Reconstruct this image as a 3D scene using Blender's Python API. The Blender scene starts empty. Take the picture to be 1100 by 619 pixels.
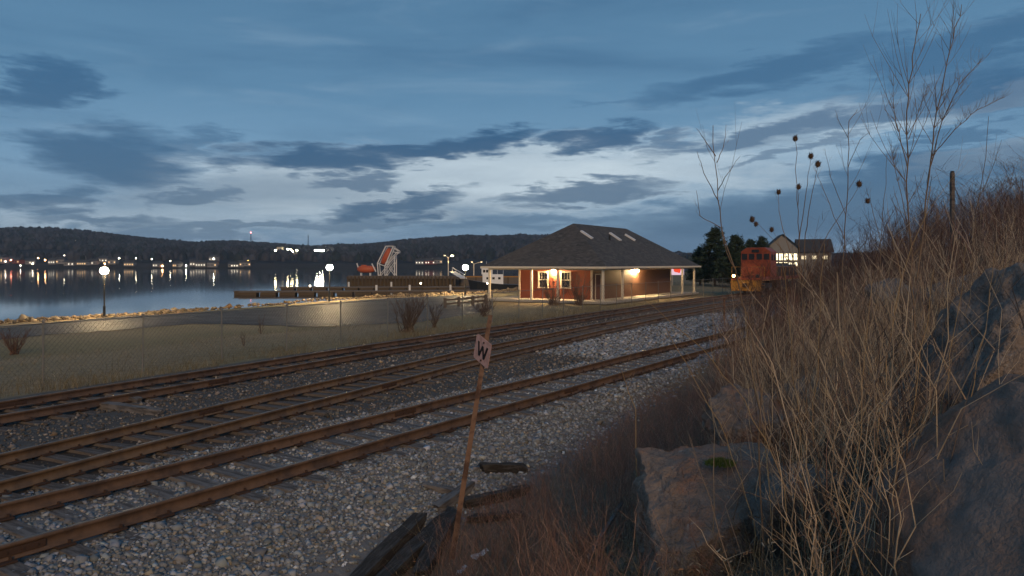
import bpy, bmesh, math, random
import numpy as np
from mathutils import Vector, Matrix

random.seed(7)
rng = np.random.default_rng(11)
S = bpy.context.scene
COL = S.collection
R = math.radians

# ------------------------------------------------------------------ camera
CAMZ = 2.95            # metres above the rail heads
F, CX, HY = 800.0, 550.0, 283.0      # focal length / centre column / horizon row of the 1100 px wide photograph
cd = bpy.data.cameras.new('camera')
cam = bpy.data.objects.new('camera', cd)
COL.objects.link(cam)
cam.location = (0, 0, CAMZ)
cam.rotation_euler = (R(90), 0, 0)
cd.sensor_width = 36
cd.lens = 36 * F / 1100
cd.shift_y = (HY - 309.5) / 1100
cd.clip_start, cd.clip_end = 0.05, 9000
S.camera = cam

# ------------------------------------------------------------------ sun, sky, exposure
SUN_EL, SUN_AZ = R(22), R(168)       # weak warm afterglow from behind the camera
SUN_STRENGTH = 1.25
SKY_STRENGTH = 1.04
S.view_settings.view_transform = 'Standard'
S.view_settings.look = 'None'
S.view_settings.exposure = 0.34
S.view_settings.gamma = 1.0
S.view_settings.use_curve_mapping = False
S.cycles.use_denoising = True
S.cycles.adaptive_threshold = 0.02
S.cycles.max_bounces = 6
S.cycles.diffuse_bounces = 3
S.cycles.glossy_bounces = 3
S.cycles.transmission_bounces = 4
S.cycles.volume_bounces = 0
S.cycles.transparent_max_bounces = 8
S.cycles.sample_clamp_indirect = 4.0


def lin(r, g, b, a=1.0):
    def c(v):
        v /= 255.0
        return v / 12.92 if v <= 0.04045 else ((v + 0.055) / 1.055) ** 2.4
    return (c(r), c(g), c(b), a)


sl = bpy.data.lights.new('sun', 'SUN')
sl.energy = SUN_STRENGTH
sl.angle = R(14)
sl.color = (1.0, 0.66, 0.36)
sun = bpy.data.objects.new('sun', sl)
COL.objects.link(sun)
sdir = Vector((math.sin(SUN_AZ) * math.cos(SUN_EL), math.cos(SUN_AZ) * math.cos(SUN_EL), math.sin(SUN_EL)))
sun.rotation_euler = (-sdir).to_track_quat('-Z', 'Y').to_euler()
sun.location = (0, -20, 60)


class NG:
    """small helper for node graphs"""
    def __init__(self, tree):
        self.t = tree

    def n(self, typ, **kw):
        o = self.t.nodes.new(typ)
        for k, v in kw.items():
            setattr(o, k, v)
        return o

    def put(self, sock, v):
        if v is None:
            return
        if hasattr(v, 'is_output'):
            self.t.links.new(v, sock)
        else:
            sock.default_value = v

    def math(self, op, a, b=None, c=None, clamp=False):
        o = self.n('ShaderNodeMath', operation=op)
        o.use_clamp = clamp
        for i, v in enumerate((a, b, c)):
            if v is not None:
                self.put(o.inputs[i], v)
        return o.outputs[0]

    def mix(self, fac, a, b, mode='MIX'):
        o = self.n('ShaderNodeMix', data_type='RGBA', blend_type=mode)
        self.put(o.inputs[0], fac)
        self.put(o.inputs[6], a)
        self.put(o.inputs[7], b)
        return o.outputs[2]

    def noise(self, vec, scale, detail=3, rough=0.55, dist=0.0):
        o = self.n('ShaderNodeTexNoise')
        if vec is not None:
            self.put(o.inputs['Vector'], vec)
        o.inputs['Scale'].default_value = scale
        o.inputs['Detail'].default_value = detail
        o.inputs['Roughness'].default_value = rough
        o.inputs['Distortion'].default_value = dist
        return o

    def ramp(self, fac, stops, interp='LINEAR'):
        o = self.n('ShaderNodeValToRGB')
        o.color_ramp.interpolation = interp
        e = o.color_ramp.elements
        while len(e) < len(stops):
            e.new(0.5)
        for i, (p, c) in enumerate(stops):
            e[i].position = p
            e[i].color = c if len(c) == 4 else (*c, 1)
        self.put(o.inputs[0], fac)
        return o.outputs[0]

    def mrange(self, v, a, b, c=0.0, d=1.0, smooth=True):
        o = self.n('ShaderNodeMapRange')
        if smooth:
            o.interpolation_type = 'SMOOTHSTEP'
        self.put(o.inputs[0], v)
        for i, x in enumerate((a, b, c, d)):
            o.inputs[i + 1].default_value = x
        return o.outputs[0]

    def vmul(self, vec, xyz):
        o = self.n('ShaderNodeVectorMath', operation='MULTIPLY')
        self.put(o.inputs[0], vec)
        o.inputs[1].default_value = xyz
        return o.outputs[0]


def az_el(px, py):
    a = math.atan((px - CX) / F)
    return a, math.atan((HY - py) / F * math.cos(a))


def build_world():
    w = bpy.data.worlds.new('World')
    S.world = w
    w.use_nodes = True
    t = w.node_tree
    t.nodes.clear()
    g = NG(t)
    out = g.n('ShaderNodeOutputWorld')
    bg = g.n('ShaderNodeBackground')
    t.links.new(bg.outputs[0], out.inputs[0])
    co = g.n('ShaderNodeTexCoord').outputs['Generated']
    sp = g.n('ShaderNodeSeparateXYZ')
    t.links.new(co, sp.inputs[0])
    az = g.math('ARCTAN2', sp.outputs[0], sp.outputs[1])
    el = g.math('ARCSINE', sp.outputs[2])
    # evening gradient with elevation
    k = g.math('DIVIDE', el, 1.5708)
    base = g.ramp(k, [(0.0, lin(112, 138, 160)), (0.045, lin(118, 147, 171)), (0.085, lin(108, 144, 173)),
                      (0.14, lin(88, 127, 158)), (0.22, lin(77, 115, 146)), (0.5, lin(66, 102, 132)), (1.0, lin(54, 88, 121))])
    sky = g.n('ShaderNodeTexSky', sky_type='NISHITA')
    sky.sun_disc = False
    sky.sun_elevation = R(1.0)
    sky.sun_rotation = SUN_AZ
    sky.altitude = 10
    sky.air_density = 1.2
    sky.ozone_density = 3.0
    nish = g.mix(1.0, sky.outputs[0], (0.10, 0.10, 0.10, 1), 'MULTIPLY')
    base = g.mix(0.08, base, nish)
    # streaked noise to break every edge
    v1 = g.vmul(co, (2.2, 2.2, 9.0))
    n1 = g.noise(v1, 2.0, 5, 0.6, 0.3)
    s1 = g.n('ShaderNodeSeparateColor')
    t.links.new(n1.outputs['Color'], s1.inputs[0])
    v2 = g.vmul(co, (5.0, 5.0, 26.0))
    n2 = g.noise(v2, 2.6, 6, 0.62, 0.2)
    s2 = g.n('ShaderNodeSeparateColor')
    t.links.new(n2.outputs['Color'], s2.inputs[0])
    azw = g.math('ADD', az, g.math('ADD', g.math('MULTIPLY_ADD', s1.outputs[0], 0.24, -0.12), g.math('MULTIPLY_ADD', s2.outputs[0], 0.17, -0.085)))
    elw = g.math('ADD', el, g.math('ADD', g.math('MULTIPLY_ADD', s1.outputs[1], 0.05, -0.025), g.math('MULTIPLY_ADD', s2.outputs[1], 0.062, -0.031)))

    def blob(px, py, hw, hh, slope=0.0, strength=1.0, soft=1.6):
        a, e = az_el(px, py)
        wv, hv = hw / F * math.cos(a) ** 2, hh / F
        da = g.math('SUBTRACT', azw, a)
        de = g.math('SUBTRACT', g.math('SUBTRACT', elw, e), g.math('MULTIPLY', da, slope))
        q = g.math('ADD', g.math('POWER', g.math('ABSOLUTE', g.math('DIVIDE', da, wv)), 2.0),
                   g.math('POWER', g.math('ABSOLUTE', g.math('DIVIDE', de, hv)), 2.0))
        return g.mrange(q, soft, 0.15, 0.0, strength)

    def union(lst):
        acc = lst[0]
        for m in lst[1:]:
            acc = g.math('MAXIMUM', acc, m)
        return acc
    # pale gaps near the horizon
    bright = union([blob(520, 192, 300, 34, 0.05, 0.85, 2.2), blob(770, 160, 190, 22, 0.22, 0.5, 2.2), blob(980, 130, 170, 10, 0.22, 0.5, 2.0),
                    blob(230, 232, 190, 20, 0.0, 0.4, 2.0), blob(640, 188, 130, 18, 0.1, 0.9, 2.0), blob(60, 240, 120, 10, 0.0, 0.4), blob(1070, 165, 80, 12, 0.2, 0.5)])
    c = g.mix(bright, base, lin(186, 200, 208))
    # dark stratus
    dark = union([blob(350, 172, 100, 18, 0.05, 0.95), blob(470, 160, 115, 15, 0.12, 0.95), blob(545, 152, 55, 15, 0.1, 0.95), blob(650, 149, 52, 14, 0.08, 0.9),
                  blob(120, 172, 110, 30, 0.0, 0.8), blob(215, 160, 40, 20, 0.0, 0.55), blob(45, 92, 52, 22, 0.15, 0.75, 1.9),
                  blob(210, 207, 60, 10, 0.1, 0.75), blob(370, 197, 60, 9, 0.1, 0.8),
                  blob(420, 222, 95, 13, 0.12, 0.9), blob(640, 208, 100, 11, 0.08, 0.8), blob(300, 243, 230, 8, 0.06, 0.65), blob(30, 215, 60, 16, 0.0, 0.75),
                  blob(120, 236, 110, 8, 0.0, 0.7), blob(560, 240, 130, 8, 0.05, 0.5),
                  blob(740, 147, 40, 9, 0.15, 0.65), blob(840, 140, 130, 10, 0.18, 0.75), blob(960, 110, 140, 15, 0.22, 0.75, 2.2), blob(1070, 95, 90, 18, 0.2, 0.75, 2.4),
                  blob(820, 78, 110, 14, 0.15, 0.6, 2.8), blob(1040, 50, 130, 16, 0.25, 0.6, 2.8), blob(930, 62, 60, 6, 0.2, 0.5), blob(880, 160, 90, 6, 0.2, 0.6), blob(700, 100, 90, 5, 0.15, 0.3), blob(1010, 150, 80, 6, 0.2, 0.6), blob(960, 195, 220, 20, 0.18, 0.75, 1.9), blob(900, 232, 260, 26, 0.05, 0.75, 2.0),
                  blob(1070, 170, 90, 16, 0.2, 0.6), blob(750, 255, 150, 14, 0.0, 0.6)])
    # clouds the photograph's sky implies elsewhere: soft streaks everywhere
    v3 = g.vmul(co, (1.1, 1.1, 6.5))
    n3 = g.noise(v3, 1.7, 5, 0.55, 0.4)
    gen = g.mrange(n3.outputs[0], 0.42, 0.78, 0.0, 0.55)
    veil = g.noise(g.vmul(co, (1.6, 1.6, 11.0)), 2.3, 4, 0.6, 0.6)
    c = g.mix(g.mrange(veil.outputs[0], 0.50, 0.78, 0.0, 0.16), c, lin(150, 173, 190))
    dark = g.math('MAXIMUM', dark, gen)
    dcol = g.mix(g.mrange(el, 0.02, 0.25), lin(54, 85, 112), lin(42, 80, 115))
    c = g.mix(dark, c, dcol)
    t.links.new(c, bg.inputs[0])
    bg.inputs[1].default_value = SKY_STRENGTH
    w.cycles.sampling_method = 'MANUAL'
    w.cycles.sample_map_resolution = 512


build_world()

# ------------------------------------------------------------------ materials
MATS = {}


def mat(name, col, rough=0.8, var=0.25, scale=8.0, bump=0.0, bscale=None, metal=0.0, col2=None, attr=None, spec=0.3, detail=4, stretch=None, emit=None, estr=0.0, zone=None):
    """procedural Principled material: base colour broken up by two octaves of noise"""
    if name in MATS:
        return MATS[name]
    m = bpy.data.materials.new(name)
    m.use_nodes = True
    t = m.node_tree
    g = NG(t)
    b = t.nodes['Principled BSDF']
    co = g.n('ShaderNodeTexCoord').outputs['Object']
    if stretch:
        co = g.vmul(co, stretch)
    n1 = g.noise(co, scale, detail, 0.6)
    c = (*col, 1) if len(col) == 3 else col
    if attr:
        a = g.n('ShaderNodeAttribute', attribute_name=attr)
        c = a.outputs['Color']
    if col2:
        c = g.mix(g.mrange(n1.outputs[0], 0.42, 0.62), c, (*col2, 1))
    n2 = g.noise(co, scale * 4.3, detail, 0.65)
    f = g.math('MULTIPLY_ADD', n2.outputs[0], 2 * var, 1 - var)
    cc = g.n('ShaderNodeCombineColor')
    for i in range(3):
        t.links.new(f, cc.inputs[i])
    c = g.mix(1.0, c, cc.outputs[0], 'MULTIPLY')
    g.put(b.inputs['Base Color'], c)
    b.inputs['Roughness'].default_value = rough
    b.inputs['Metallic'].default_value = metal
    b.inputs['Specular IOR Level'].default_value = spec
    if bump:
        bp = g.n('ShaderNodeBump')
        bp.inputs['Strength'].default_value = min(1.0, bump)
        bp.inputs['Distance'].default_value = 0.05 * bump
        nb = g.noise(co, bscale or scale * 3, 5, 0.65)
        t.links.new(nb.outputs[0], bp.inputs['Height'])
        t.links.new(bp.outputs[0], b.inputs['Normal'])
    if emit:
        b.inputs['Emission Color'].default_value = (*emit, 1)
        b.inputs['Emission Strength'].default_value = estr
    MATS[name] = m
    return m


def glow(name, col, strength):
    if name in MATS:
        return MATS[name]
    m = bpy.data.materials.new(name)
    m.use_nodes = True
    t = m.node_tree
    t.nodes.clear()
    o = t.nodes.new('ShaderNodeOutputMaterial')
    e = t.nodes.new('ShaderNodeEmission')
    e.inputs[0].default_value = (*col, 1)
    e.inputs[1].default_value = strength
    t.links.new(e.outputs[0], o.inputs[0])
    MATS[name] = m
    return m


M_RAIL = mat('rusty_rail', (0.15, 0.095, 0.065), 0.65, 0.45, 2.2, 0.15, 60, metal=0.25, col2=(0.09, 0.062, 0.05), spec=0.25)
M_RAILB = mat('worn_rail', (0.19, 0.12, 0.07), 0.55, 0.4, 2.2, 0.15, 60, metal=0.3, col2=(0.12, 0.08, 0.055), spec=0.35)
M_HEAD = mat('rail_head', (0.20, 0.155, 0.12), 0.58, 0.35, 1.5, 0.1, 60, metal=0.2, col2=(0.13, 0.09, 0.065), spec=0.5)
M_TIE = mat('old_tie', (0.145, 0.125, 0.112), 0.9, 0.4, 2, 0.6, 30, col2=(0.075, 0.065, 0.06), stretch=(1, 6, 6))
M_TIEG = mat('grey_tie', (0.19, 0.175, 0.165), 0.9, 0.35, 2, 0.6, 30, col2=(0.09, 0.08, 0.075), stretch=(1, 6, 6))
M_TIMBER = mat('rotten_timber', (0.05, 0.043, 0.038), 0.92, 0.5, 3, 0.9, 22, col2=(0.1, 0.092, 0.085), stretch=(1, 7, 7))
M_IRON = mat('dark_iron', (0.06, 0.035, 0.025), 0.7, 0.3, 12)
M_STONE = mat('ballast_stone', (0.3, 0.3, 0.3), 0.85, 0.25, 30, attr='Col')
M_STALK = mat('dry_stalk', (0.3, 0.2, 0.1), 0.8, 0.2, 40, attr='Col', spec=0.25)
M_GALV = mat('galvanised', (0.19, 0.187, 0.18), 0.5, 0.15, 6, metal=0.5)
M_WIRE = mat('chain_link', (0.13, 0.127, 0.12), 0.7, 0.1, 6, metal=0.1)
M_POLE = mat('lamp_pole', (0.03, 0.032, 0.033), 0.5, 0.15, 6)
M_WHITE = mat('cream_paint', (0.62, 0.56, 0.46), 0.6, 0.1, 5)
M_RED = mat('red_siding', (0.20, 0.052, 0.028), 0.65, 0.15, 3, stretch=(1, 1, 4))
M_BROWN = mat('brown_siding', (0.13, 0.066, 0.042), 0.65, 0.15, 3, stretch=(1, 1, 4))
M_GLASS = mat('window_glass', (0.02, 0.022, 0.026), 0.08, 0.1, 3, spec=0.6)
M_CONC = mat('concrete', (0.36, 0.34, 0.31), 0.85, 0.15, 4, 0.2, 40)
M_ORANGE = mat('orange_hull', (0.42, 0.09, 0.035), 0.45, 0.15, 4)
M_WSTEEL = mat('white_steel', (0.62, 0.62, 0.62), 0.5, 0.12, 6)
M_WBOAT = mat('white_gelcoat', (0.7, 0.72, 0.74), 0.35, 0.06, 3)
M_DARK = mat('dark_paint', (0.02, 0.022, 0.026), 0.5, 0.2, 5)
M_PILE = mat('tarred_pile', (0.085, 0.062, 0.038), 0.85, 0.4, 2, 0.4, 12)
M_DOCK = mat('dock_planks', (0.12, 0.10, 0.085), 0.85, 0.35, 2, 0.3, 12)
M_BARK = mat('bark', (0.07, 0.05, 0.038), 0.9, 0.35, 6, 0.4, 20)
M_NEEDLE = mat('needles', (0.03, 0.05, 0.028), 0.8, 0.35, 6, attr='Col')
M_MOSS = mat('moss', (0.11, 0.16, 0.03), 0.95, 0.4, 30)
M_LOCO = mat('orange_loco_paint', (0.26, 0.06, 0.026), 0.5, 0.25, 3, col2=(0.18, 0.042, 0.022))
M_LOCOB = mat('black_loco_paint', (0.025, 0.024, 0.024), 0.5, 0.25, 3)
M_YEL = mat('yellow_paint', (0.32, 0.16, 0.03), 0.5, 0.2, 4)
M_SIGN = mat('sign_plate', (0.58, 0.36, 0.32), 0.65, 0.2, 14, col2=(0.48, 0.29, 0.25))
M_BLACKP = mat('black_letter', (0.018, 0.016, 0.017), 0.7, 0.2, 30)
M_POST = mat('rust_post', (0.19, 0.115, 0.08), 0.75, 0.35, 5, 0.3, 40, col2=(0.075, 0.042, 0.032))
M_PLASTIC = mat('white_litter', (0.6, 0.62, 0.65), 0.6, 0.15, 30)
M_HWALL = mat('house_wall', (0.2, 0.195, 0.19), 0.7, 0.1, 2)
M_HROOF = mat('house_roof', (0.05, 0.052, 0.056), 0.85, 0.2, 2)
M_HRED = mat('house_red', (0.2, 0.06, 0.05), 0.8, 0.1, 2)
M_SEED = mat('seed_head', (0.09, 0.055, 0.035), 0.9, 0.4, 60)
G_STREET = glow('street_globe', (1.0, 0.72, 0.38), 700)
G_WALL = glow('wall_lamp_globe', (1.0, 0.68, 0.32), 1700)
G_ORANGE = glow('orange_glow', (1.0, 0.36, 0.06), 420)
G_WARM = glow('warm_glow', (1.0, 0.62, 0.3), 26)
G_WHITE = glow('white_glow', (1.0, 0.9, 0.72), 30)
G_RED = glow('red_glow', (1.0, 0.09, 0.08), 14)
G_WIN = glow('lit_window', (1.0, 0.74, 0.42), 1.6)
G_FLOOD = glow('floodlight', (1.0, 0.88, 0.6), 70)

# ------------------------------------------------------------------ mesh helpers


class MB:
    def __init__(self):
        self.v, self.f = [], []

    def add(self, verts, faces, M=None):
        o = len(self.v)
        for p in verts:
            p = Vector(p)
            self.v.append(tuple(M @ p) if M is not None else tuple(p))
        self.f += [tuple(i + o for i in q) for q in faces]
        return self

    def box(self, c, s, M=None, rz=0.0):
        cx, cy, cz = c
        a, b, d = s[0] / 2, s[1] / 2, s[2] / 2
        vs = [(x, y, z) for z in (-d, d) for (x, y) in ((-a, -b), (a, -b), (a, b), (-a, b))]
        ca, sa = math.cos(rz), math.sin(rz)
        vs = [(cx + x * ca - y * sa, cy + x * sa + y * ca, cz + z) for x, y, z in vs]
        return self.add(vs, [(3, 2, 1, 0), (4, 5, 6, 7), (0, 1, 5, 4), (1, 2, 6, 5), (2, 3, 7, 6), (3, 0, 4, 7)], M)

    def beam(self, a, b, w, h, M=None, up=(0, 0, 1)):
        a, b = Vector(a), Vector(b)
        d = (b - a).normalized()
        s = d.cross(Vector(up))
        if s.length < 1e-4:
            s = d.cross(Vector((1, 0, 0)))
        s.normalize()
        u = s.cross(d)
        vs = []
        for p in (a, b):
            for (i, j) in ((-1, -1), (1, -1), (1, 1), (-1, 1)):
                vs.append(p + s * (i * w / 2) + u * (j * h / 2))
        return self.add(vs, [(3, 2, 1, 0), (4, 5, 6, 7), (0, 1, 5, 4), (1, 2, 6, 5), (2, 3, 7, 6), (3, 0, 4, 7)], M)

    def tube(self, pts, rad, sides=8, M=None, cap=True):
        pts = [Vector(p) for p in pts]
        n = len(pts)
        if not hasattr(rad, '__len__'):
            rad = [rad] * n
        vs, fs = [], []
        ref = None
        for i, p in enumerate(pts):
            d = (pts[min(i + 1, n - 1)] - pts[max(i - 1, 0)]).normalized()
            if ref is None:
                ref = d.orthogonal().normalized()
            s = (ref - d * ref.dot(d))
            s = s.normalized() if s.length > 1e-5 else d.orthogonal().normalized()
            ref = s
            u = d.cross(s)
            for k in range(sides):
                a = 2 * math.pi * k / sides
                vs.append(p + (s * math.cos(a) + u * math.sin(a)) * rad[i])
        for i in range(n - 1):
            for k in range(sides):
                k2 = (k + 1) % sides
                fs.append((i * sides + k, i * sides + k2, (i + 1) * sides + k2, (i + 1) * sides + k))
        if cap:
            fs.append(tuple(range(sides))[::-1])
            fs.append(tuple(range((n - 1) * sides, n * sides)))
        return self.add(vs, fs, M)

    def ball(self, c, r, M=None, seg=12, rings=8, sz=1.0):
        vs, fs = [], []
        for i in range(rings + 1):
            a = math.pi * i / rings
            for k in range(seg):
                b = 2 * math.pi * k / seg
                vs.append((c[0] + r * math.sin(a) * math.cos(b), c[1] + r * math.sin(a) * math.sin(b), c[2] + r * sz * math.cos(a)))
        for i in range(rings):
            for k in range(seg):
                k2 = (k + 1) % seg
                if i == 0:
                    fs.append((k, (i + 1) * seg + k, (i + 1) * seg + k2))
                elif i == rings - 1:
                    fs.append((i * seg + k, (i + 1) * seg + k, i * seg + k2))
                else:
                    fs.append((i * seg + k, (i + 1) * seg + k, (i + 1) * seg + k2, i * seg + k2))
        return self.add(vs, fs, M)

    def poly(self, pts, M=None):
        return self.add(pts, [tuple(range(len(pts)))], M)

    def prism(self, prof, x0, x1, M=None):
        """profile in (y,z) extruded along x"""
        n = len(prof)
        vs = [(x0, y, z) for y, z in prof] + [(x1, y, z) for y, z in prof]
        fs = [tuple(range(n)), tuple(range(n, 2 * n))[::-1]] + [(i, i + n, (i + 1) % n + n, (i + 1) % n) for i in range(n)]
        return self.add(vs, fs, M)

    def build(self, name, m, parent=None, smooth=False, bevel=0.0):
        me = bpy.data.meshes.new(name)
        me.from_pydata(self.v, [], self.f)
        bm = bmesh.new()
        bm.from_mesh(me)
        bmesh.ops.recalc_face_normals(bm, faces=bm.faces)
        bm.to_mesh(me)
        bm.free()
        return link(name, me, m, parent, smooth, bevel)


def link(name, me, m, parent=None, smooth=False, bevel=0.0):
    if m is not None and not me.materials:
        me.materials.append(m)
    if smooth:
        me.shade_smooth()
    o = bpy.data.objects.new(name, me)
    COL.objects.link(o)
    if parent is not None:
        o.parent = parent
    if bevel:
        b = o.modifiers.new('bevel', 'BEVEL')
        b.width = bevel
        b.segments = 2
        b.limit_method = 'ANGLE'
    return o


def npmesh(name, verts, faces, m, cols=None, parent=None, smooth=False):
    """fast mesh from numpy arrays; faces is an (n,k) int array"""
    me = bpy.data.meshes.new(name)
    nv, (nf, k) = len(verts), faces.shape
    me.vertices.add(nv)
    me.vertices.foreach_set('co', np.asarray(verts, np.float32).ravel())
    me.loops.add(nf * k)
    me.loops.foreach_set('vertex_index', faces.astype(np.int32).ravel())
    me.polygons.add(nf)
    me.polygons.foreach_set('loop_start', np.arange(0, nf * k, k, dtype=np.int32))
    me.update(calc_edges=True)
    if cols is not None:
        a = me.color_attributes.new('Col', 'FLOAT_COLOR', 'POINT')
        c = np.ones((nv, 4), np.float32)
        c[:, :3] = cols
        a.data.foreach_set('color', c.ravel())
    return link(name, me, m, parent, smooth)


def empty(name, loc=(0, 0, 0), rz=0.0):
    o = bpy.data.objects.new(name, None)
    COL.objects.link(o)
    o.location = loc
    o.rotation_euler = (0, 0, rz)
    return o


def tag(o, label=None, cat=None, group=None, kind=None):
    if label:
        o['label'] = label
    if cat:
        o['category'] = cat
    if group:
        o['group'] = group
    if kind:
        o['kind'] = kind
    return o


def copy_tree(o, parent=None):
    c = o.copy()
    COL.objects.link(c)
    c.parent = parent
    for ch in list(o.children):
        copy_tree(ch, c)
    return c


# ------------------------------------------------------------------ ground shape
U = np.array([0.558, 0.830]); U /= np.linalg.norm(U)
NV = np.array([U[1], -U[0]])


def smooth_curve(ts, ns, t0=-40, t1=160):
    g = np.arange(t0, t1, 0.5)
    v = np.interp(g, ts, ns)
    k = np.exp(-0.5 * (np.arange(-24, 25) / 9.0) ** 2)
    k /= k.sum()
    return g, np.convolve(np.pad(v, 24, mode='reflect', reflect_type='odd'), k, 'valid')


N1 = -9.55
T2G = smooth_curve([-40, -10, 5, 14, 20, 26, 36, 46, 60, 75, 90, 120, 160], [-6, -9.9, -12.25, -13.75, -14.75, -15.45, -16.5, -17.1, -17.5, -17.3, -16.5, -13.5, -8])
T3G = smooth_curve([-40, -10, 6.7, 11, 20, 30, 36, 46, 60, 75, 90, 120, 160], [-11.5, -15.2, -17.05, -17.7, -18.75, -19.4, -19.85, -20.6, -21.3, -21.7, -21.4, -19, -14])


def n2(t): return np.interp(t, *T2G)
def n3(t): return np.interp(t, *T3G)


def tn(x, y):
    return x * U[0] + y * U[1], x * NV[0] + y * NV[1]


def xy(t, n):
    return t * U[0] + n * NV[0], t * U[1] + n * NV[1]


def sst(x, a, b):
    k = np.clip((np.asarray(x, float) - a) / (b - a), 0, 1)
    return k * k * (3 - 2 * k)


def vnoise(x, y, s=1.0, seed=0):
    """cheap value noise, vectorised"""
    x = np.asarray(x, float) / s + seed * 17.3
    y = np.asarray(y, float) / s + seed * 9.1
    xi, yi = np.floor(x), np.floor(y)
    fx, fy = x - xi, y - yi
    fx = fx * fx * (3 - 2 * fx); fy = fy * fy * (3 - 2 * fy)

    def h(a, b):
        v = np.sin(a * 127.1 + b * 311.7 + seed * 74.7) * 43758.5453
        return v - np.floor(v)
    return (h(xi, yi) * (1 - fx) + h(xi + 1, yi) * fx) * (1 - fy) + (h(xi, yi + 1) * (1 - fx) + h(xi + 1, yi + 1) * fx) * fy


def toe(t):
    a = np.interp(t, [0, 7, 12, 17, 22, 30], [-6, -6.3, -6.9, -7.8, -8.5, -10])
    b = n2(t) + np.interp(t, [30, 60, 90], [5.9, 4.2, 4.0])
    k = sst(t, 26, 34)
    return a * (1 - k) + b * k


def b_off(n, tt):
    return (n - tt) < 0.2


def g0(x, y):
    x = np.asarray(x, float); y = np.asarray(y, float)
    t, n = tn(x, y)
    d3 = n3(t) - n
    tt = toe(t)
    k1 = np.clip((n + 8.3) / np.maximum(tt + 8.3, 0.6), 0, 1) * sst(-t, -26, -18)
    z = -0.20 - 0.5 * k1
    b = n - tt
    bank = np.interp(b, [0, 1.3, 3.4, 5.5, 6, 7.9, 9.5, 14, 60, 400], [0, 0.12, 1.15, 2.1, 2.35, 3.6, 4.0, 4.3, 5.0, 6])
    near_rail = np.minimum(np.abs(n - n2(t)), d3.__abs__())
    near_rail = np.where(t < 40, np.minimum(near_rail, np.abs(n - N1)), near_rail)
    z = z - 0.035 * (1 - sst(near_rail, 1.15, 1.5)) * (d3 < 4) * (b_off(n, tt))
    z = z + bank * (1 - 0.45 * sst(t, 55, 90)) + (b > 0.2) * (vnoise(x, y, 0.9, 3) - 0.5) * 0.16 * sst(b, 0.2, 1.5)
    dl = d3 - 1.9
    st = sst(t, 38, 52)
    z = z - 0.2 * sst(dl, 0, 2) - 0.9 * sst(dl, 4, 20) * (1 - st)
    return z


SHORE = [(-400, -500), (-120, -100), (-64, 0)]


def hit(px, py, fn, y0=1.0, y1=400.0):
    """where the line of sight through a photo pixel meets a height field"""
    k, s = (px - CX) / F, (HY - py) / F
    ys = np.geomspace(y0, y1, 3000)
    d = CAMZ + s * ys - fn(k * ys, ys)
    i = int(np.argmax(d < 0)) if (d < 0).any() else len(ys) - 1
    Y = ys[i]
    return np.array([k * Y, Y, float(fn(k * Y, Y))])


for _p in [(-100, 352), (0, 346.5), (110, 340.5), (200, 333.5), (280, 328), (385, 320.5), (440, 317.5), (520, 314.5)]:
    _q = hit(_p[0], _p[1], g0)
    SHORE.append((float(_q[0]), float(_q[1])))
SHORE += [(14, 128), (34, 170), (70, 300), (330, 800), (700, 1600), (1200, 3000)]
SHORE.sort(key=lambda p: p[1])
SX, SY = [p[0] for p in SHORE], [p[1] for p in SHORE]
WATER = -2.6


def gz(x, y):
    z = g0(x, y)
    w = (np.interp(y, SY, SX) - x) * 0.85
    return z - (z + 4.3) * sst(w, -0.3, 5.5) + 0.10 * sst(w, -2.5, 0) * (1 - sst(w, 0, 4)) * (vnoise(x, y, 0.8, 5) * 2)


def P(px, py):
    return hit(px, py, gz)


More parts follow.
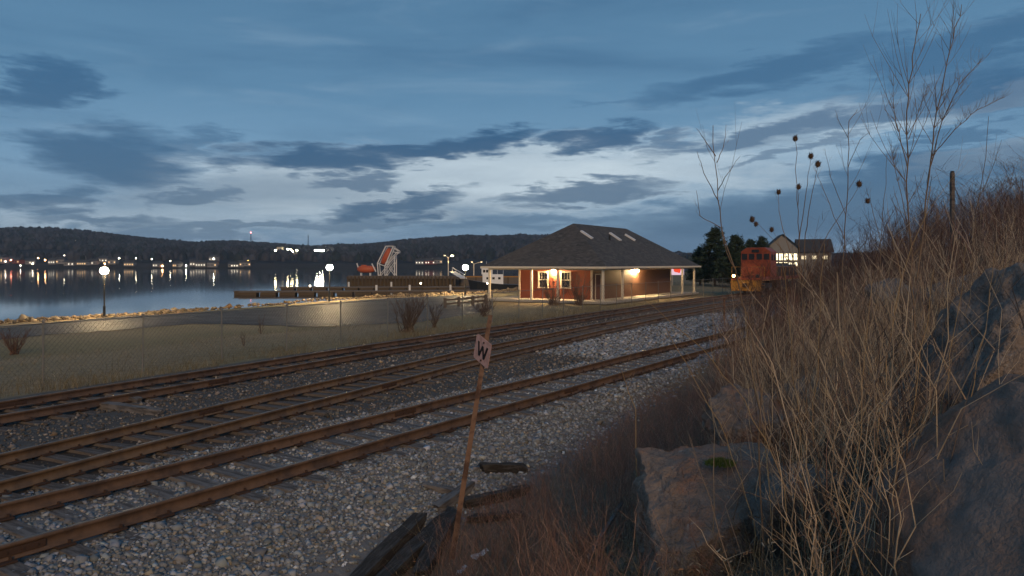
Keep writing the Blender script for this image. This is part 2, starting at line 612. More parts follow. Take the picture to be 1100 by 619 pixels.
# ------------------------------------------------------------------ ground sheet
def build_ground():
    az = np.unique(np.concatenate([np.linspace(-180, -48, 34), np.linspace(-48, 48, 260), np.linspace(48, 180, 34)]))[:-1]
    rr = np.concatenate([[0.15], np.geomspace(0.8, 150, 200), np.geomspace(160, 2400, 26)])
    A, RR = np.meshgrid(np.radians(az), rr)
    X, Y = np.sin(A) * RR, np.cos(A) * RR
    Z = gz(X, Y)
    na, nr = len(az), len(rr)
    v = np.stack([X, Y, Z], -1).reshape(-1, 3)
    i, j = np.meshgrid(np.arange(nr - 1), np.arange(na), indexing='ij')
    j2 = (j + 1) % na
    f = np.stack([i * na + j, (i + 1) * na + j, (i + 1) * na + j2, i * na + j2], -1).reshape(-1, 4)[:, ::-1]
    # colour zones: what each patch of ground is made of
    x, y = v[:, 0], v[:, 1]
    t, n = tn(x, y)
    d3 = n3(t) - n
    d2 = np.abs(n - n2(t))
    b = n - toe(t)
    c = np.zeros((len(v), 3))
    c[:] = (0.10, 0.092, 0.085)                                    # dirty gravel between the tracks
    grey = sst(n, -11.6, -10.6)[:, None]
    c = c * (1 - grey) + grey * np.array((0.17, 0.175, 0.18))
    tw_ = (1 - sst(np.minimum(d2, np.abs(d3)), 0.75, 1.3))[:, None]
    c = c * (1 - tw_) + tw_ * np.array((0.06, 0.053, 0.048))
    far = (sst(t, 24, 30) * sst(n, -14, -12.5))[:, None]
    c = c * (1 - far) + far * np.array((0.22, 0.225, 0.24))
    gr = sst(d3, 2.0, 3.4)[:, None]
    pn = vnoise(x, y, 5, 2)[:, None]
    c = c * (1 - gr) + gr * (np.array((0.27, 0.208, 0.128)) * (1 - pn) + np.array((0.17, 0.148, 0.08)) * pn)
    bk = sst(b, -0.6, 0.7)[:, None]
    c = c * (1 - bk) + bk * (np.array((0.16, 0.105, 0.075)) * (1 - pn) + np.array((0.21, 0.15, 0.10)) * pn)
    w = (np.interp(y, SY, SX) - x) * 0.85
    sh = sst(w, -2.6, -1.2)[:, None]
    c = c * (1 - sh) + sh * np.array((0.21, 0.15, 0.085))
    o = npmesh('ground', v, f, None, c, smooth=True)
    m = mat('ground', (0.1, 0.1, 0.1), 0.95, 0.6, 0.9, 0.8, 14, attr='Col', detail=6, spec=0.15)
    o.data.materials.append(m)
    tag(o, kind='structure')


build_ground()

# water
wm = bpy.data.materials.new('harbour_water')
wm.use_nodes = True
_g = NG(wm.node_tree)
_b = wm.node_tree.nodes['Principled BSDF']
_b.inputs['Base Color'].default_value = (0.006, 0.012, 0.018, 1)
_b.inputs['Roughness'].default_value = 0.05
_b.inputs['IOR'].default_value = 1.7
_b.inputs['Specular IOR Level'].default_value = 0.5
_co = _g.n('ShaderNodeTexCoord').outputs['Object']
_nn = _g.noise(_g.vmul(_co, (0.25, 0.6, 1)), 1.0, 3, 0.5)
_bp = _g.n('ShaderNodeBump')
_bp.inputs['Strength'].default_value = 0.06
_bp.inputs['Distance'].default_value = 0.05
wm.node_tree.links.new(_nn.outputs[0], _bp.inputs['Height'])
wm.node_tree.links.new(_bp.outputs[0], _b.inputs['Normal'])
wv = np.array([(-2400, -700, WATER), (2400, -700, WATER), (2400, 2300, WATER), (-2400, 2300, WATER)], float)
tag(npmesh('water', wv, np.array([[0, 1, 2, 3]]), wm), kind='structure')

# road along the shore widening into the car park beside the station
def strip(near, far, name, m, lift, k=14):
    nd, fd = [], []
    for L, out in ((near, nd), (far, fd)):
        pts = [hit(p[0], p[1], gz)[:2] if len(p) == 2 else np.array(p[:2]) for p in L]
        d = np.concatenate([[0], np.cumsum([np.linalg.norm(pts[i + 1] - pts[i]) for i in range(len(pts) - 1)])])
        s = np.linspace(0, d[-1], 60)
        out.append(np.stack([np.interp(s, d, [p[0] for p in pts]), np.interp(s, d, [p[1] for p in pts])], -1))
    a, b = nd[0], fd[0]
    w = np.linspace(0, 1, k)[:, None, None]
    a = a + rng.normal(0, 0.28, a.shape)
    g = a[None] * (1 - w) + b[None] * w
    z = gz(g[..., 0], g[..., 1]) + lift
    v = np.concatenate([g, z[..., None]], -1).reshape(-1, 3)
    n = g.shape[1]
    i, j = np.meshgrid(np.arange(k - 1), np.arange(n - 1), indexing='ij')
    f = np.stack([i * n + j, i * n + j + 1, (i + 1) * n + j + 1, (i + 1) * n + j], -1).reshape(-1, 4)
    return tag(npmesh(name, v, f, m, smooth=True), kind='structure')


M_ASPH = mat('wet_asphalt', (0.062, 0.062, 0.064), 0.68, 0.45, 0.5, 0.5, 30, col2=(0.04, 0.04, 0.042), spec=0.14)
strip([(-46, 5, 0), (-70, 371), (0, 364.5), (100, 357.5), (200, 348.5), (300, 350), (400, 349.5), (450, 347), (500, 339), (530, 331)],
      [(-60, 16, 0), (-70, 357), (0, 353), (97, 343), (200, 336.5), (300, 330.3), (385, 323.5), (440, 320), (490, 318), (530, 317)],
      'road', M_ASPH, 0.03)

# ------------------------------------------------------------------ far hills
HX = [-1500, -600, -200, 0, 60, 110, 150, 200, 250, 300, 340, 380, 420, 470, 500, 560, 600, 650, 720, 800, 900, 1000, 1150, 1700, 2600]
HYY = [262, 256, 251, 248, 248.5, 253, 258.5, 262.5, 262, 264.5, 267, 266, 262, 257.5, 256, 255, 257, 262, 275.5, 277, 276, 270, 266, 262, 262]
RIDGE = 1700.0


def hz(x, y):
    x = np.asarray(x, float); y = np.asarray(y, float)
    px = CX + F * x / np.maximum(y, 1)
    zr = CAMZ + (HY - np.interp(px, HX, HYY) - 2.2) / F * RIDGE
    shore = 806 + 26 * (vnoise(x, x * 0, 130, 4) - 0.5)
    s = (y - shore) / (RIDGE - shore)
    up = np.where(s < 0, s * 60, 3.2 * sst(s, 0, 0.012) + (zr - 3.2) * (0.35 * np.clip(s, 0, 1) + 0.65 * sst(s, 0.05, 1.0)))
    bump = (vnoise(x, y, 140, 1) - 0.5) * 12 * sst(s, 0.12, 0.5) * (1 - sst(s, 0.7, 1))
    back = 1 - 0.6 * sst(s, 1.0, 1.5)
    return -3.4 + (up + 3.4 * sst(s, 0, 0.01)) * back + bump


def hill_at(px, py):
    return hit(px, py, hz, 780, 1690)


def build_hills():
    k = np.linspace(-2.2, 2.2, 420)
    Y = np.concatenate([np.linspace(760, 860, 26), np.linspace(875, 1760, 44), np.linspace(1800, 2200, 6)])
    K, YY = np.meshgrid(k, Y)
    X = K * YY
    Z = hz(X, YY)
    v = np.stack([X, YY, Z], -1).reshape(-1, 3)
    n = len(k)
    i, j = np.meshgrid(np.arange(len(Y) - 1), np.arange(n - 1), indexing='ij')
    f = np.stack([i * n + j, i * n + j + 1, (i + 1) * n + j + 1, (i + 1) * n + j], -1).reshape(-1, 4)
    m = mat('wooded_hill', (0.034, 0.038, 0.044), 0.95, 0.4, 0.012, 0, col2=(0.027, 0.032, 0.036), detail=6, spec=0.0)
    tag(npmesh('hills', v, f, m, smooth=True), kind='structure')
    # the wood that covers them: one mass of small crowns
    N = 19000
    kk = rng.uniform(-0.8, 0.8, N)
    s = np.sqrt(rng.uniform(0, 1, N))
    yy = 830 + s * 900
    x = kk * yy
    z = hz(x, yy)
    dens = vnoise(x, yy, 90, 8)
    keep = ((dens > 0.18) & ((yy > 900) | (dens > 0.62)))
    # extra trees on the skyline
    x, yy, z = x[keep], yy[keep], z[keep]
    kx = rng.uniform(-0.9, 0.9, 5000)
    y2 = rng.uniform(1600, 1740, 5000)
    x = np.concatenate([x, kx * y2]); yy = np.concatenate([yy, y2]); z = hz(x, yy)
    n = len(x)
    h = rng.uniform(6, 13, n) * (0.75 + 0.5 * vnoise(x, yy, 60, 9))
    r = h * rng.uniform(0.28, 0.55, n)
    prof = [(0.1, 0.9), (0.62, 0.85)]
    ns = 5
    ang = np.arange(ns) * 2 * np.pi / ns
    V = []
    for hh, rr_ in prof:
        for a in ang:
            j = rng.uniform(0.75, 1.25, n)
            V.append(np.stack([x + np.cos(a) * r * rr_ * j, yy + np.sin(a) * r * rr_ * j, z + h * hh], -1))
    V.append(np.stack([x, yy, z + h], -1))
    V = np.stack(V, 1)
    fc = []
    for l in range(1):
        for a in range(ns):
            b = (a + 1) % ns
            fc += [(l * ns + a, l * ns + b, (l + 1) * ns + b), (l * ns + a, (l + 1) * ns + b, (l + 1) * ns + a)]
    for a in range(ns):
        fc.append((ns + a, ns + (a + 1) % ns, 2 * ns))
    fc = np.array(fc)
    Fa = (fc[None] + (np.arange(n) * (2 * ns + 1))[:, None, None]).reshape(-1, 3)
    c = np.array((0.038, 0.04, 0.046))[None] * rng.uniform(0.55, 1.5, n)[:, None]
    ev = rng.uniform(0, 1, n) < 0.35
    c[ev] = np.array((0.022, 0.03, 0.03)) * rng.uniform(0.6, 1.3, ev.sum())[:, None]
    c = np.repeat(c, 2 * ns + 1, 0)
    m2 = mat('far_wood', (0.05, 0.05, 0.05), 0.95, 0.1, 0.1, attr='Col', spec=0.0)
    o = npmesh('hillside_forest', V.reshape(-1, 3), Fa, m2, c)
    tag(o, 'dark leafless woods covering the far hills', 'forest', kind='stuff')


build_hills()

# ------------------------------------------------------------------ railway tracks
RAILPROF = [(-0.035, 0.0), (0.035, 0.0), (0.036, -0.035), (0.010, -0.048), (0.009, -0.135), (0.068, -0.155), (0.068, -0.168),
            (-0.068, -0.168), (-0.068, -0.155), (-0.009, -0.135), (-0.010, -0.048), (-0.036, -0.035)]


def path_pts(fn, t0, t1, step):
    t = np.arange(t0, t1, step)
    n = fn(t)
    x, y = xy(t, n)
    return np.stack([x, y], -1)


def offset_path(p, off):
    d = np.gradient(p, axis=0)
    d /= np.linalg.norm(d, axis=1)[:, None]
    return p + np.stack([d[:, 1], -d[:, 0]], -1) * off, d


def sweep_rail(p, off, dz=None):
    q, d = offset_path(p, off)
    s = np.stack([d[:, 1], -d[:, 0]], -1)
    k = len(RAILPROF)
    V = np.zeros((len(q), k, 3))
    wob = 0.008 * np.sin(np.arange(len(q)) * 0.37 + off * 5)
    for i, (a, z) in enumerate(RAILPROF):
        V[:, i, :2] = q + s * a
        V[:, i, 2] = z + wob
    n = len(q)
    i, j = np.meshgrid(np.arange(n - 1), np.arange(k), indexing='ij')
    j2 = (j + 1) % k
    f = np.stack([i * k + j, i * k + j2, (i + 1) * k + j2, (i + 1) * k + j], -1).reshape(-1, 4)
    return V.reshape(-1, 3), f


TIE_MESH = {}


def tie_mesh(kind, m):
    if kind in TIE_MESH:
        return TIE_MESH[kind]
    b = MB()
    L, W_, H_ = 2.55, 0.22, 0.14
    xs = [-L / 2, -L / 2 + 0.03, -0.5, 0.55, L / 2 - 0.03, L / 2]
    vs, fs = [], []
    rnd = random.Random(kind)
    for i, x in enumerate(xs):
        e = 0.9 if i in (0, len(xs) - 1) else 1.0
        for (yy, zz) in ((-1, 0), (1, 0), (1, 1), (-1, 1)):
            vs.append((x, yy * W_ / 2 * e + rnd.uniform(-.008, .008), -H_ * (1 - zz) - (0.01 if e < 1 and zz else 0) + rnd.uniform(-.006, .006)))
    for i in range(len(xs) - 1):
        for k in range(4):
            k2 = (k + 1) % 4
            fs.append((i * 4 + k, i * 4 + k2, (i + 1) * 4 + k2, (i + 1) * 4 + k))
    fs += [(3, 2, 1, 0), tuple(range(len(vs) - 4, len(vs)))]
    b.add(vs, fs)
    o = b.build('tie', m)
    me = o.data
    bpy.data.objects.remove(o)
    TIE_MESH[kind] = me
    return me


JOINT = []


def joint_mesh():
    if not JOINT:
        b = MB()
        # one bar each side of the web, joined by the bolts that run through it
        for sd in (-1, 1):
            b.box((0, sd * 0.024, 0), (0.62, 0.022, 0.075))
        for bx in (-0.22, -0.08, 0.08, 0.22):
            b.tube([(bx, -0.05, 0.002), (bx, 0.05, 0.002)], 0.016, 6)
        o = b.build('joint_bar', M_IRON)
        JOINT.append(o.data)
        bpy.data.objects.remove(o)
    return JOINT[0]


def railway(name, label, fn, t0, t1, matr, tm, spacing, sunk):
    root = tag(empty(name), label, 'railway track', 'railway tracks')
    p = path_pts(fn, t0, t1, 0.6)
    for off in (-0.7525, 0.7525):
        v, f = sweep_rail(p, off)
        rl = npmesh('rail', v, f, matr, parent=root)
        rl.data.materials.append(M_HEAD)
        mi = np.zeros(len(f), np.int32)
        mi[::len(RAILPROF)] = 1
        rl.data.polygons.foreach_set('material_index', mi)
        # joint bars with bolts
        q, d = offset_path(p, off)
        for s0 in range(9 + (0 if off < 0 else 7), min(len(q) - 2, 90), 20):
            o = bpy.data.objects.new('joint_bar', joint_mesh())
            COL.objects.link(o)
            o.parent = rl
            o.location = (q[s0][0], q[s0][1], -0.092)
            o.rotation_euler = (0, 0, math.atan2(d[s0][1], d[s0][0]))
    # ties and tie plates
    dd = np.linalg.norm(np.diff(p, axis=0), axis=1).sum()
    cum = np.concatenate([[0], np.cumsum(np.linalg.norm(np.diff(p, axis=0), axis=1))])
    plates = MB()
    _, dr = offset_path(p, 0)
    s = 0.3
    cnt = 0
    while s < dd - 0.3 and cnt < 290:
        s += spacing * random.uniform(0.9, 1.1)
        x, y = np.interp(s, cum, p[:, 0]), np.interp(s, cum, p[:, 1])
        dx, dy = np.interp(s, cum, dr[:, 0]), np.interp(s, cum, dr[:, 1])
        o = bpy.data.objects.new('tie', tie_mesh('%s%d' % (tm[0], cnt % 4), tm[1]))
        COL.objects.link(o)
        o.parent = root
        a = math.atan2(dy, dx)
        o.location = (x, y, -0.171 - random.uniform(0, sunk))
        o.rotation_euler = (0, random.uniform(-.004, .004), a + math.pi / 2 + random.uniform(-.03, .03))
        cnt += 1
        if math.hypot(x, y) < 34:
            for off in (-0.7525, 0.7525):
                cx, cy = x + dy * off, y - dx * off
                plates.box((cx, cy, -0.168), (0.19, 0.30, 0.018), rz=a)
                for e in (-0.085, 0.085):
                    plates.box((cx + dy * e + dx * 0.05 * (1 if e > 0 else -1), cy - dx * e + dy * 0.05 * (1 if e > 0 else -1), -0.145), (0.025, 0.025, 0.045), rz=a)
    if plates.v:
        tag(plates.build('tie_plates', M_IRON, root), kind='stuff')
    return root


railway('railway_track', 'nearest rusty siding track, closest to the leaning W sign', lambda t: np.full_like(t, N1), -6, 37, M_RAIL, ('g', M_TIEG), 0.58, 0.05)
railway('railway_track', 'middle railway track with worn orange brown rails', n2, -8, 118, M_RAILB, ('d', M_TIE), 0.55, 0.03)
railway('railway_track', 'farthest railway track, running along the chain link fence', n3, -10, 118, M_RAIL, ('d', M_TIE), 0.56, 0.055)


# ------------------------------------------------------------------ loose stone
CUBE = np.array([(-1, -1, -1), (1, -1, -1), (1, 1, -1), (-1, 1, -1), (-1, -1, 1), (1, -1, 1), (1, 1, 1), (-1, 1, 1)], float)
CUBEF = np.array([(0, 3, 2), (0, 2, 1), (4, 5, 6), (4, 6, 7), (0, 1, 5), (0, 5, 4), (1, 2, 6), (1, 6, 5), (2, 3, 7), (2, 7, 6), (3, 0, 4), (3, 4, 7)])


def stones(name, t, n, size, base, spread, label, lift=0.2, tint=0.035, zfun=None):
    x, y = xy(t, n)
    z = gz(x, y)
    N = len(x)
    q = rng.normal(size=(N, 4)); q /= np.linalg.norm(q, axis=1)[:, None]
    w, a, b, c = q.T
    Rm = np.stack([1 - 2 * (b * b + c * c), 2 * (a * b - c * w), 2 * (a * c + b * w), 2 * (a * b + c * w), 1 - 2 * (a * a + c * c), 2 * (b * c - a * w),
                   2 * (a * c - b * w), 2 * (b * c + a * w), 1 - 2 * (a * a + b * b)], -1).reshape(N, 3, 3)
    loc = CUBE[None] * rng.uniform(0.5, 1.05, (N, 8, 3)) * (size[:, None] * rng.uniform(0.6, 1.2, (N, 3)))[:, None, :]
    v = np.einsum('nij,nkj->nki', Rm, loc)
    v[..., 2] *= 0.8
    v += np.stack([x, y, z + size * lift], -1)[:, None, :]
    f = (CUBEF[None] + (np.arange(N) * 8)[:, None, None]).reshape(-1, 3)
    col = np.array(base)[None] * np.exp(rng.normal(0, spread, N))[:, None] * (1 + rng.normal(0, tint, (N, 3)) * 0.6)
    warm = rng.uniform(0, 1, N) < 0.07
    col[warm] *= np.array((1.2, 1.0, 0.75))
    o = npmesh(name, v.reshape(-1, 3), f, M_STONE, np.repeat(np.clip(col, 0.01, 0.8), 8, 0))
    return tag(o, label, 'gravel', kind='stuff')


def scatter(N, t0, t1, nlo, nhi, power=1.0):
    """more points near the camera than far"""
    t = t0 + (t1 - t0) * rng.uniform(0, 1, N) ** power
    lo, hi = nlo(t), nhi(t)
    return t, lo + (hi - lo) * rng.uniform(0, 1, N)


# light grey ballast on the near track and its shoulder
t, n = scatter(60000, 0.5, 26, lambda t: np.full_like(t, -11.3), lambda t: np.interp(t, [0, 9, 17, 22, 26], [-6.7, -6.7, -7.7, -8.1, -8.4]) + rng.normal(0, 0.18, len(t)), 1.35)
onrail = np.minimum(np.abs(n - N1 + 0.7525), np.abs(n - N1 - 0.7525)) < 0.085
inside = np.abs(n - N1) < 0.66
thin = rng.uniform(0, 1, len(t)) < np.where(inside, 0.42, np.where(n < -10.6, 0.5, 1.0))
k = (~onrail) & thin
t, n = t[k], n[k]
sz = rng.lognormal(math.log(0.0225), 0.36, len(t)) * (1 + 0.012 * np.clip(t - 8, 0, 30))
stones('ballast_stone', t, n, sz, (0.205, 0.222, 0.242), 0.34, 'loose pale grey crushed stone around the nearest track')
# ballast dumped further along between near and middle track
t, n = scatter(9000, 22, 46, lambda t: np.full_like(t, -15.0) - (t - 22) * 0.03, lambda t: np.interp(t, [22, 30, 46], [-10.5, -9.0, -12.0]), 1.0)
k = (np.abs(n - n2(t)) > 1.0) & (n > n2(t)) & ~((np.abs(np.abs(n - N1) - 0.7525) < 0.1) & (t < 37))
stones('ballast_heap', t[k], n[k], rng.lognormal(math.log(0.045), 0.3, k.sum()), (0.25, 0.265, 0.285), 0.3, 'pale bluish gravel spread between the near and middle track')
# dirty fine gravel round the middle and far tracks
t, n = scatter(28000, 1, 46, lambda t: n3(t) - 1.9, lambda t: np.full_like(t, -10.9), 1.5)
bad = np.zeros(len(t), bool)
for fn in (n2, n3):
    bad |= np.abs(np.abs(n - fn(t)) - 0.7525) < 0.085
    bad |= (np.abs(n - fn(t)) < 0.66) & (rng.uniform(0, 1, len(t)) < 0.72)
k = ~bad
sz = rng.lognormal(math.log(0.019), 0.4, k.sum()) * (1 + 0.02 * np.clip(t[k] - 8, 0, 40))
stones('dirty_gravel', t[k], n[k], sz, (0.135, 0.122, 0.11), 0.4, 'fine dirty brown gravel between the middle and far tracks', lift=0.35)
# riprap along the shore
N = 3600
yy = rng.uniform(44, 108, N)
xx = np.interp(yy, SY, SX) + rng.normal(0.6, 1.0, N)
tt, nn = tn(xx, yy)
stones('shore_rock', tt, nn, rng.lognormal(math.log(0.085), 0.4, N), (0.17, 0.13, 0.085), 0.35, 'low rubble of rocks along the water edge beyond the road')

# ------------------------------------------------------------------ dry stalks, generated in bulk


def bulk_stalks(base, h, lean, rad, seg=4, curve=0.25, wob=0.03, tip=0.35, cols=None):
    """base (N,3), h (N), lean (N,2) horizontal shift at the tip; three-sided tapered stems. Returns verts, faces, colours and a point sampler"""
    N = len(base)
    s = np.linspace(0, 1, seg + 1)
    c = np.zeros((N, seg + 1, 3))
    c[..., 2] = h[:, None] * s[None] * (1 - 0.12 * s[None] * np.linalg.norm(lean, axis=1)[:, None] / np.maximum(h, .01)[:, None])
    pw = s[None] ** (1 + curve)
    c[..., 0] = lean[:, :1] * pw
    c[..., 1] = lean[:, 1:] * pw
    w = rng.normal(0, 1, (N, seg + 1, 2)) * (wob * h)[:, None, None]
    w[:, 0] = 0
    c[..., :2] += w
    c += base[:, None, :]
    r = rad[:, None] * (1 - (1 - tip) * s[None])
    a = np.arange(3) * 2 * np.pi / 3
    ring = np.stack([np.cos(a), np.sin(a), 0 * a], -1)
    v = c[:, :, None, :] + ring[None, None] * r[:, :, None, None]
    f = []
    for i in range(seg):
        for k_ in range(3):
            k2 = (k_ + 1) % 3
            f.append((i * 3 + k_, i * 3 + k2, (i + 1) * 3 + k2, (i + 1) * 3 + k_))
    f = np.array(f)
    Fa = (f[None] + (np.arange(N) * (seg + 1) * 3)[:, None, None]).reshape(-1, 4)
    C = np.repeat(cols, (seg + 1) * 3, 0) if cols is not None else None
    return v.reshape(-1, 3), Fa, C, c


PAL = np.array([(0.52, 0.40, 0.27), (0.38, 0.29, 0.20), (0.25, 0.19, 0.145), (0.13, 0.098, 0.08), (0.22, 0.135, 0.10), (0.09, 0.067, 0.058)])
REDP = np.array([(0.34, 0.185, 0.135), (0.24, 0.13, 0.10), (0.40, 0.25, 0.18), (0.18, 0.11, 0.09)])
GRASSP = np.array([(0.25, 0.19, 0.11), (0.19, 0.15, 0.085), (0.30, 0.24, 0.15), (0.14, 0.115, 0.07)])


def pick(pal, N, jit=0.2, p=None):
    return pal[rng.choice(len(pal), N, p=p)] * np.exp(rng.normal(0, jit, N))[:, None]


def weeds(name, x, y, h, rad, pal, label, branches=0, blen=(0.15, 0.45), lean=0.22, seg=4, cat='dry weeds', curve=0.4, sub=0, bup=0.8, sink=0.03):
    z = gz(x, y)
    N = len(x)
    base = np.stack([x, y, z - sink], -1)
    ln = rng.normal(0, lean, (N, 2)) * h[:, None]
    bent = rng.uniform(0, 1, N) < 0.16
    ln[bent] *= 2.6
    h = np.where(bent, h * 0.7, h)
    cols = pick(pal, N)
    V, Fa, C, ctr = bulk_stalks(base, h, ln, rad, seg, curve, cols=cols)
    Vs, Fs, Cs = [V], [Fa], [C]
    nv = len(V)
    cur, ch, cr, cc = ctr, h, rad, cols
    for level in range(1 + (1 if sub else 0)):
        nb = branches if level == 0 else sub
        if not nb:
            break
        M = len(cur)
        idx = np.repeat(np.arange(M), nb)
        u = rng.uniform(0.3, 0.97, len(idx)) * (cur.shape[1] - 1)
        i0 = np.minimum(u.astype(int), cur.shape[1] - 2)
        fr = (u - i0)[:, None]
        bb = cur[idx, i0] * (1 - fr) + cur[idx, i0 + 1] * fr
        bh = ch[idx] * rng.uniform(blen[0], blen[1], len(idx)) * (1.1 - 0.6 * u / (cur.shape[1] - 1))
        ang = rng.uniform(0, 2 * np.pi, len(idx))
        out = bh * rng.uniform(0.5, 1.0, len(idx))
        l2 = np.stack([np.cos(ang) * out, np.sin(ang) * out], -1)
        br = cr[idx] * 0.5
        bc = cc[idx] * 0.95
        v2, f2, c2, ctr2 = bulk_stalks(bb, bh * bup, l2, br, 3, -0.2, 0.04, cols=bc)
        Vs.append(v2); Fs.append(f2 + nv); Cs.append(c2)
        nv += len(v2)
        cur, ch, cr, cc = ctr2, bh, br, bc
    o = npmesh(name, np.concatenate(Vs), np.concatenate(Fs), M_STALK, np.concatenate(Cs))
    return tag(o, label, cat, kind='stuff')


def px_of(x, y):
    return CX + F * x / np.maximum(y, 0.01)


def bank_points(N, d0, d1, p0, p1, dens=None, power=1.0):
    """points on the bank between two depths and two sight-lines"""
    d = d0 + (d1 - d0) * rng.uniform(0, 1, N) ** power
    k = (rng.uniform(p0, p1, N) - CX) / F
    x, y = k * d, d
    t, n = tn(x, y)
    b = n - toe(t)
    ok = b > 0.1
    if dens is not None:
        ok &= dens(x, y, b)
    return x[ok], y[ok]


def n_toe_dist(x, y):
    t, n = tn(x, y)
    return n - toe(t)


# fine reddish weeds over the foot of the bank
x, y = bank_points(11500, 3.0, 20, 300, 800, lambda x, y, b: (vnoise(x, y, 1.2, 21) > 0.2 + 0.35 * (px_of(x, y) < 470)) & (b < 5.8) & ~((px_of(x, y) > 650) & (y < 5.9) & (rng.uniform(0, 1, len(x)) < 0.93)), 0.9)
h = rng.uniform(0.2, 0.8, len(x)) * np.interp(n_toe_dist(x, y), [0, 1.2], [0.45, 1.0])
weeds('reddish_weeds', x, y, h, rng.uniform(0.0016, 0.0034, len(x)), REDP, 'fine reddish brown dead weeds on the foot of the bank', 5, (0.2, 0.5), 0.25, 3, sub=0)
# matted dead grass over the whole bank
x, y = bank_points(20000, 1.9, 30, 430, 1180, None, 1.6)
k = ~((x > 0.9) & (y < 2.9))
x, y = x[k], y[k]
h = rng.uniform(0.10, 0.42, len(x))
weeds('matted_grass', x, y, h, rng.uniform(0.0015, 0.0035, len(x)), GRASSP, 'matted straw coloured dead grass over the bank', 0, lean=0.75, seg=2)
# the dense stand of tall stalks on the right
x, y = bank_points(2900, 3.0, 11, 775, 1110, lambda x, y, b: (vnoise(x, y, 0.8, 5) > 0.25) & ~((px_of(x, y) < 860) & (y < 6.2) & (rng.uniform(0, 1, len(x)) < 0.86)) & ~((px_of(x, y) > 985) & (y < 5.2) & (rng.uniform(0, 1, len(x)) < 0.8)), 0.9)
h = rng.uniform(0.5, 1.5, len(x)) * (0.75 + 0.5 * vnoise(x, y, 1.5, 14))
weeds('tall_stalks', x, y, h, rng.uniform(0.0022, 0.006, len(x)), np.concatenate([PAL, PAL[:3], PAL[:2]]), 'dense stand of tall dry stalks among the rocks', 4, (0.15, 0.4), 0.2, 6, sub=0)
x, y = bank_points(2400, 9, 34, 770, 1150, lambda x, y, b: vnoise(x, y, 1.6, 6) > 0.15, 1.0)
h = rng.uniform(0.8, 2.0, len(x)) * (0.7 + 0.6 * vnoise(x, y, 3, 15))
weeds('far_stalks', x, y, h, rng.uniform(0.005, 0.010, len(x)), np.concatenate([REDP * 0.75, REDP[:2] * 0.5, PAL[:4]]), 'tangle of dry stalks farther along the bank', 5, (0.15, 0.4), 0.16, 4, sub=0)
# withered leaves clinging to the stalks and lying under them
def dead_leaves(N, d0, d1, p0, p1, label):
    x, y = bank_points(N, d0, d1, p0, p1, None, 1.4)
    n = len(x)
    z = gz(x, y) + np.where(rng.uniform(0, 1, n) < 0.55, rng.uniform(0.0, 0.05, n), rng.uniform(0.02, 0.35, n))
    L = rng.uniform(0.006, 0.02, n)[:, None]
    W_ = L * rng.uniform(0.08, 0.3, n)[:, None]
    d = rng.normal(0, 1, (n, 3)); d[:, 2] *= 0.6; d /= np.linalg.norm(d, axis=1)[:, None]
    sd = np.cross(d, rng.normal(0, 1, (n, 3))); sd /= np.linalg.norm(sd, axis=1)[:, None]
    up = np.cross(sd, d)
    c = np.stack([x, y, z], -1)
    v = np.stack([c - d * L, c - d * L * .2 + sd * W_, c - d * L * .2 - sd * W_, c + d * L * .5 + sd * W_ * .8 + up * L * .25, c + d * L * .5 - sd * W_ * .8 + up * L * .25, c + d * L + up * L * .6], 1)
    f = np.array([(0, 2, 1), (1, 2, 4), (1, 4, 3), (3, 4, 5)])
    Fa = (f[None] + (np.arange(n) * 6)[:, None, None]).reshape(-1, 3)
    col = np.repeat(pick(np.array([(0.30, 0.2, 0.12), (0.2, 0.12, 0.08), (0.36, 0.28, 0.19), (0.13, 0.09, 0.065)]), n), 6, 0)
    tag(npmesh('dead_leaves', v.reshape(-1, 3), Fa, M_STALK, col), label, 'dead leaves', kind='stuff')


dead_leaves(22000, 3.4, 15, 420, 1120, 'withered leaves and litter among the weeds on the bank')
# bramble hedge along the top of the bank
x, y = bank_points(1150, 13, 30, 905, 1250, lambda x, y, b: b > 5.2)
h = rng.uniform(0.9, 1.9, len(x)) * np.interp(px_of(x, y), [905, 980, 1030, 1100], [0.5, 0.85, 1.2, 1.25])
weeds('bramble_hedge', x, y, h, rng.uniform(0.005, 0.010, len(x)), REDP * 0.5, 'dense purplish bramble hedge along the top of the bank', 8, (0.3, 0.7), 0.42, 5, sub=1, curve=1.2, bup=0.5)
# dark thicket hiding the far tracks
x, y = bank_points(1000, 26, 66, 786, 1010, lambda x, y, b: b > 0.4)
h = rng.uniform(1.5, 3.2, len(x))
weeds('dark_thicket', x, y, h, rng.uniform(0.008, 0.018, len(x)), REDP * 0.36, 'dark bare thicket between the bank and the locomotive', 8, (0.2, 0.5), 0.25, 4, sub=1)
# grass tufts at the fence and short grass on the field
N = 10000
t = -2 + 62 * rng.uniform(0, 1, N) ** 1.3
n = n3(t) - 1.9 - np.abs(rng.normal(0, 1.6, N)) - 0.2
x, y = xy(t, n)
k = vnoise(x, y, 1.4, 31) > 0.3
h = rng.uniform(0.08, 0.5, N) * (0.4 + 1.0 * vnoise(x, y, 2.0, 32))
weeds('fence_grass', x[k], y[k], h[k], rng.uniform(0.003, 0.006, k.sum()), GRASSP * np.array((0.85, 0.85, 0.8)), 'dead grass tufts along the chain link fence', 0, lean=0.4, seg=3, cat='grass')
N = 10000
t = 2 + 50 * rng.uniform(0, 1, N)
n = n3(t) - rng.uniform(3.5, 19, N)
x, y = xy(t, n)
weeds('field_grass', x, y, rng.uniform(0.04, 0.16, N), rng.uniform(0.006, 0.012, N), np.array([(0.27, 0.205, 0.125), (0.19, 0.16, 0.088), (0.32, 0.245, 0.155)]), 'short mown winter grass between the fence and the road', 0, lean=0.5, seg=2, cat='grass')

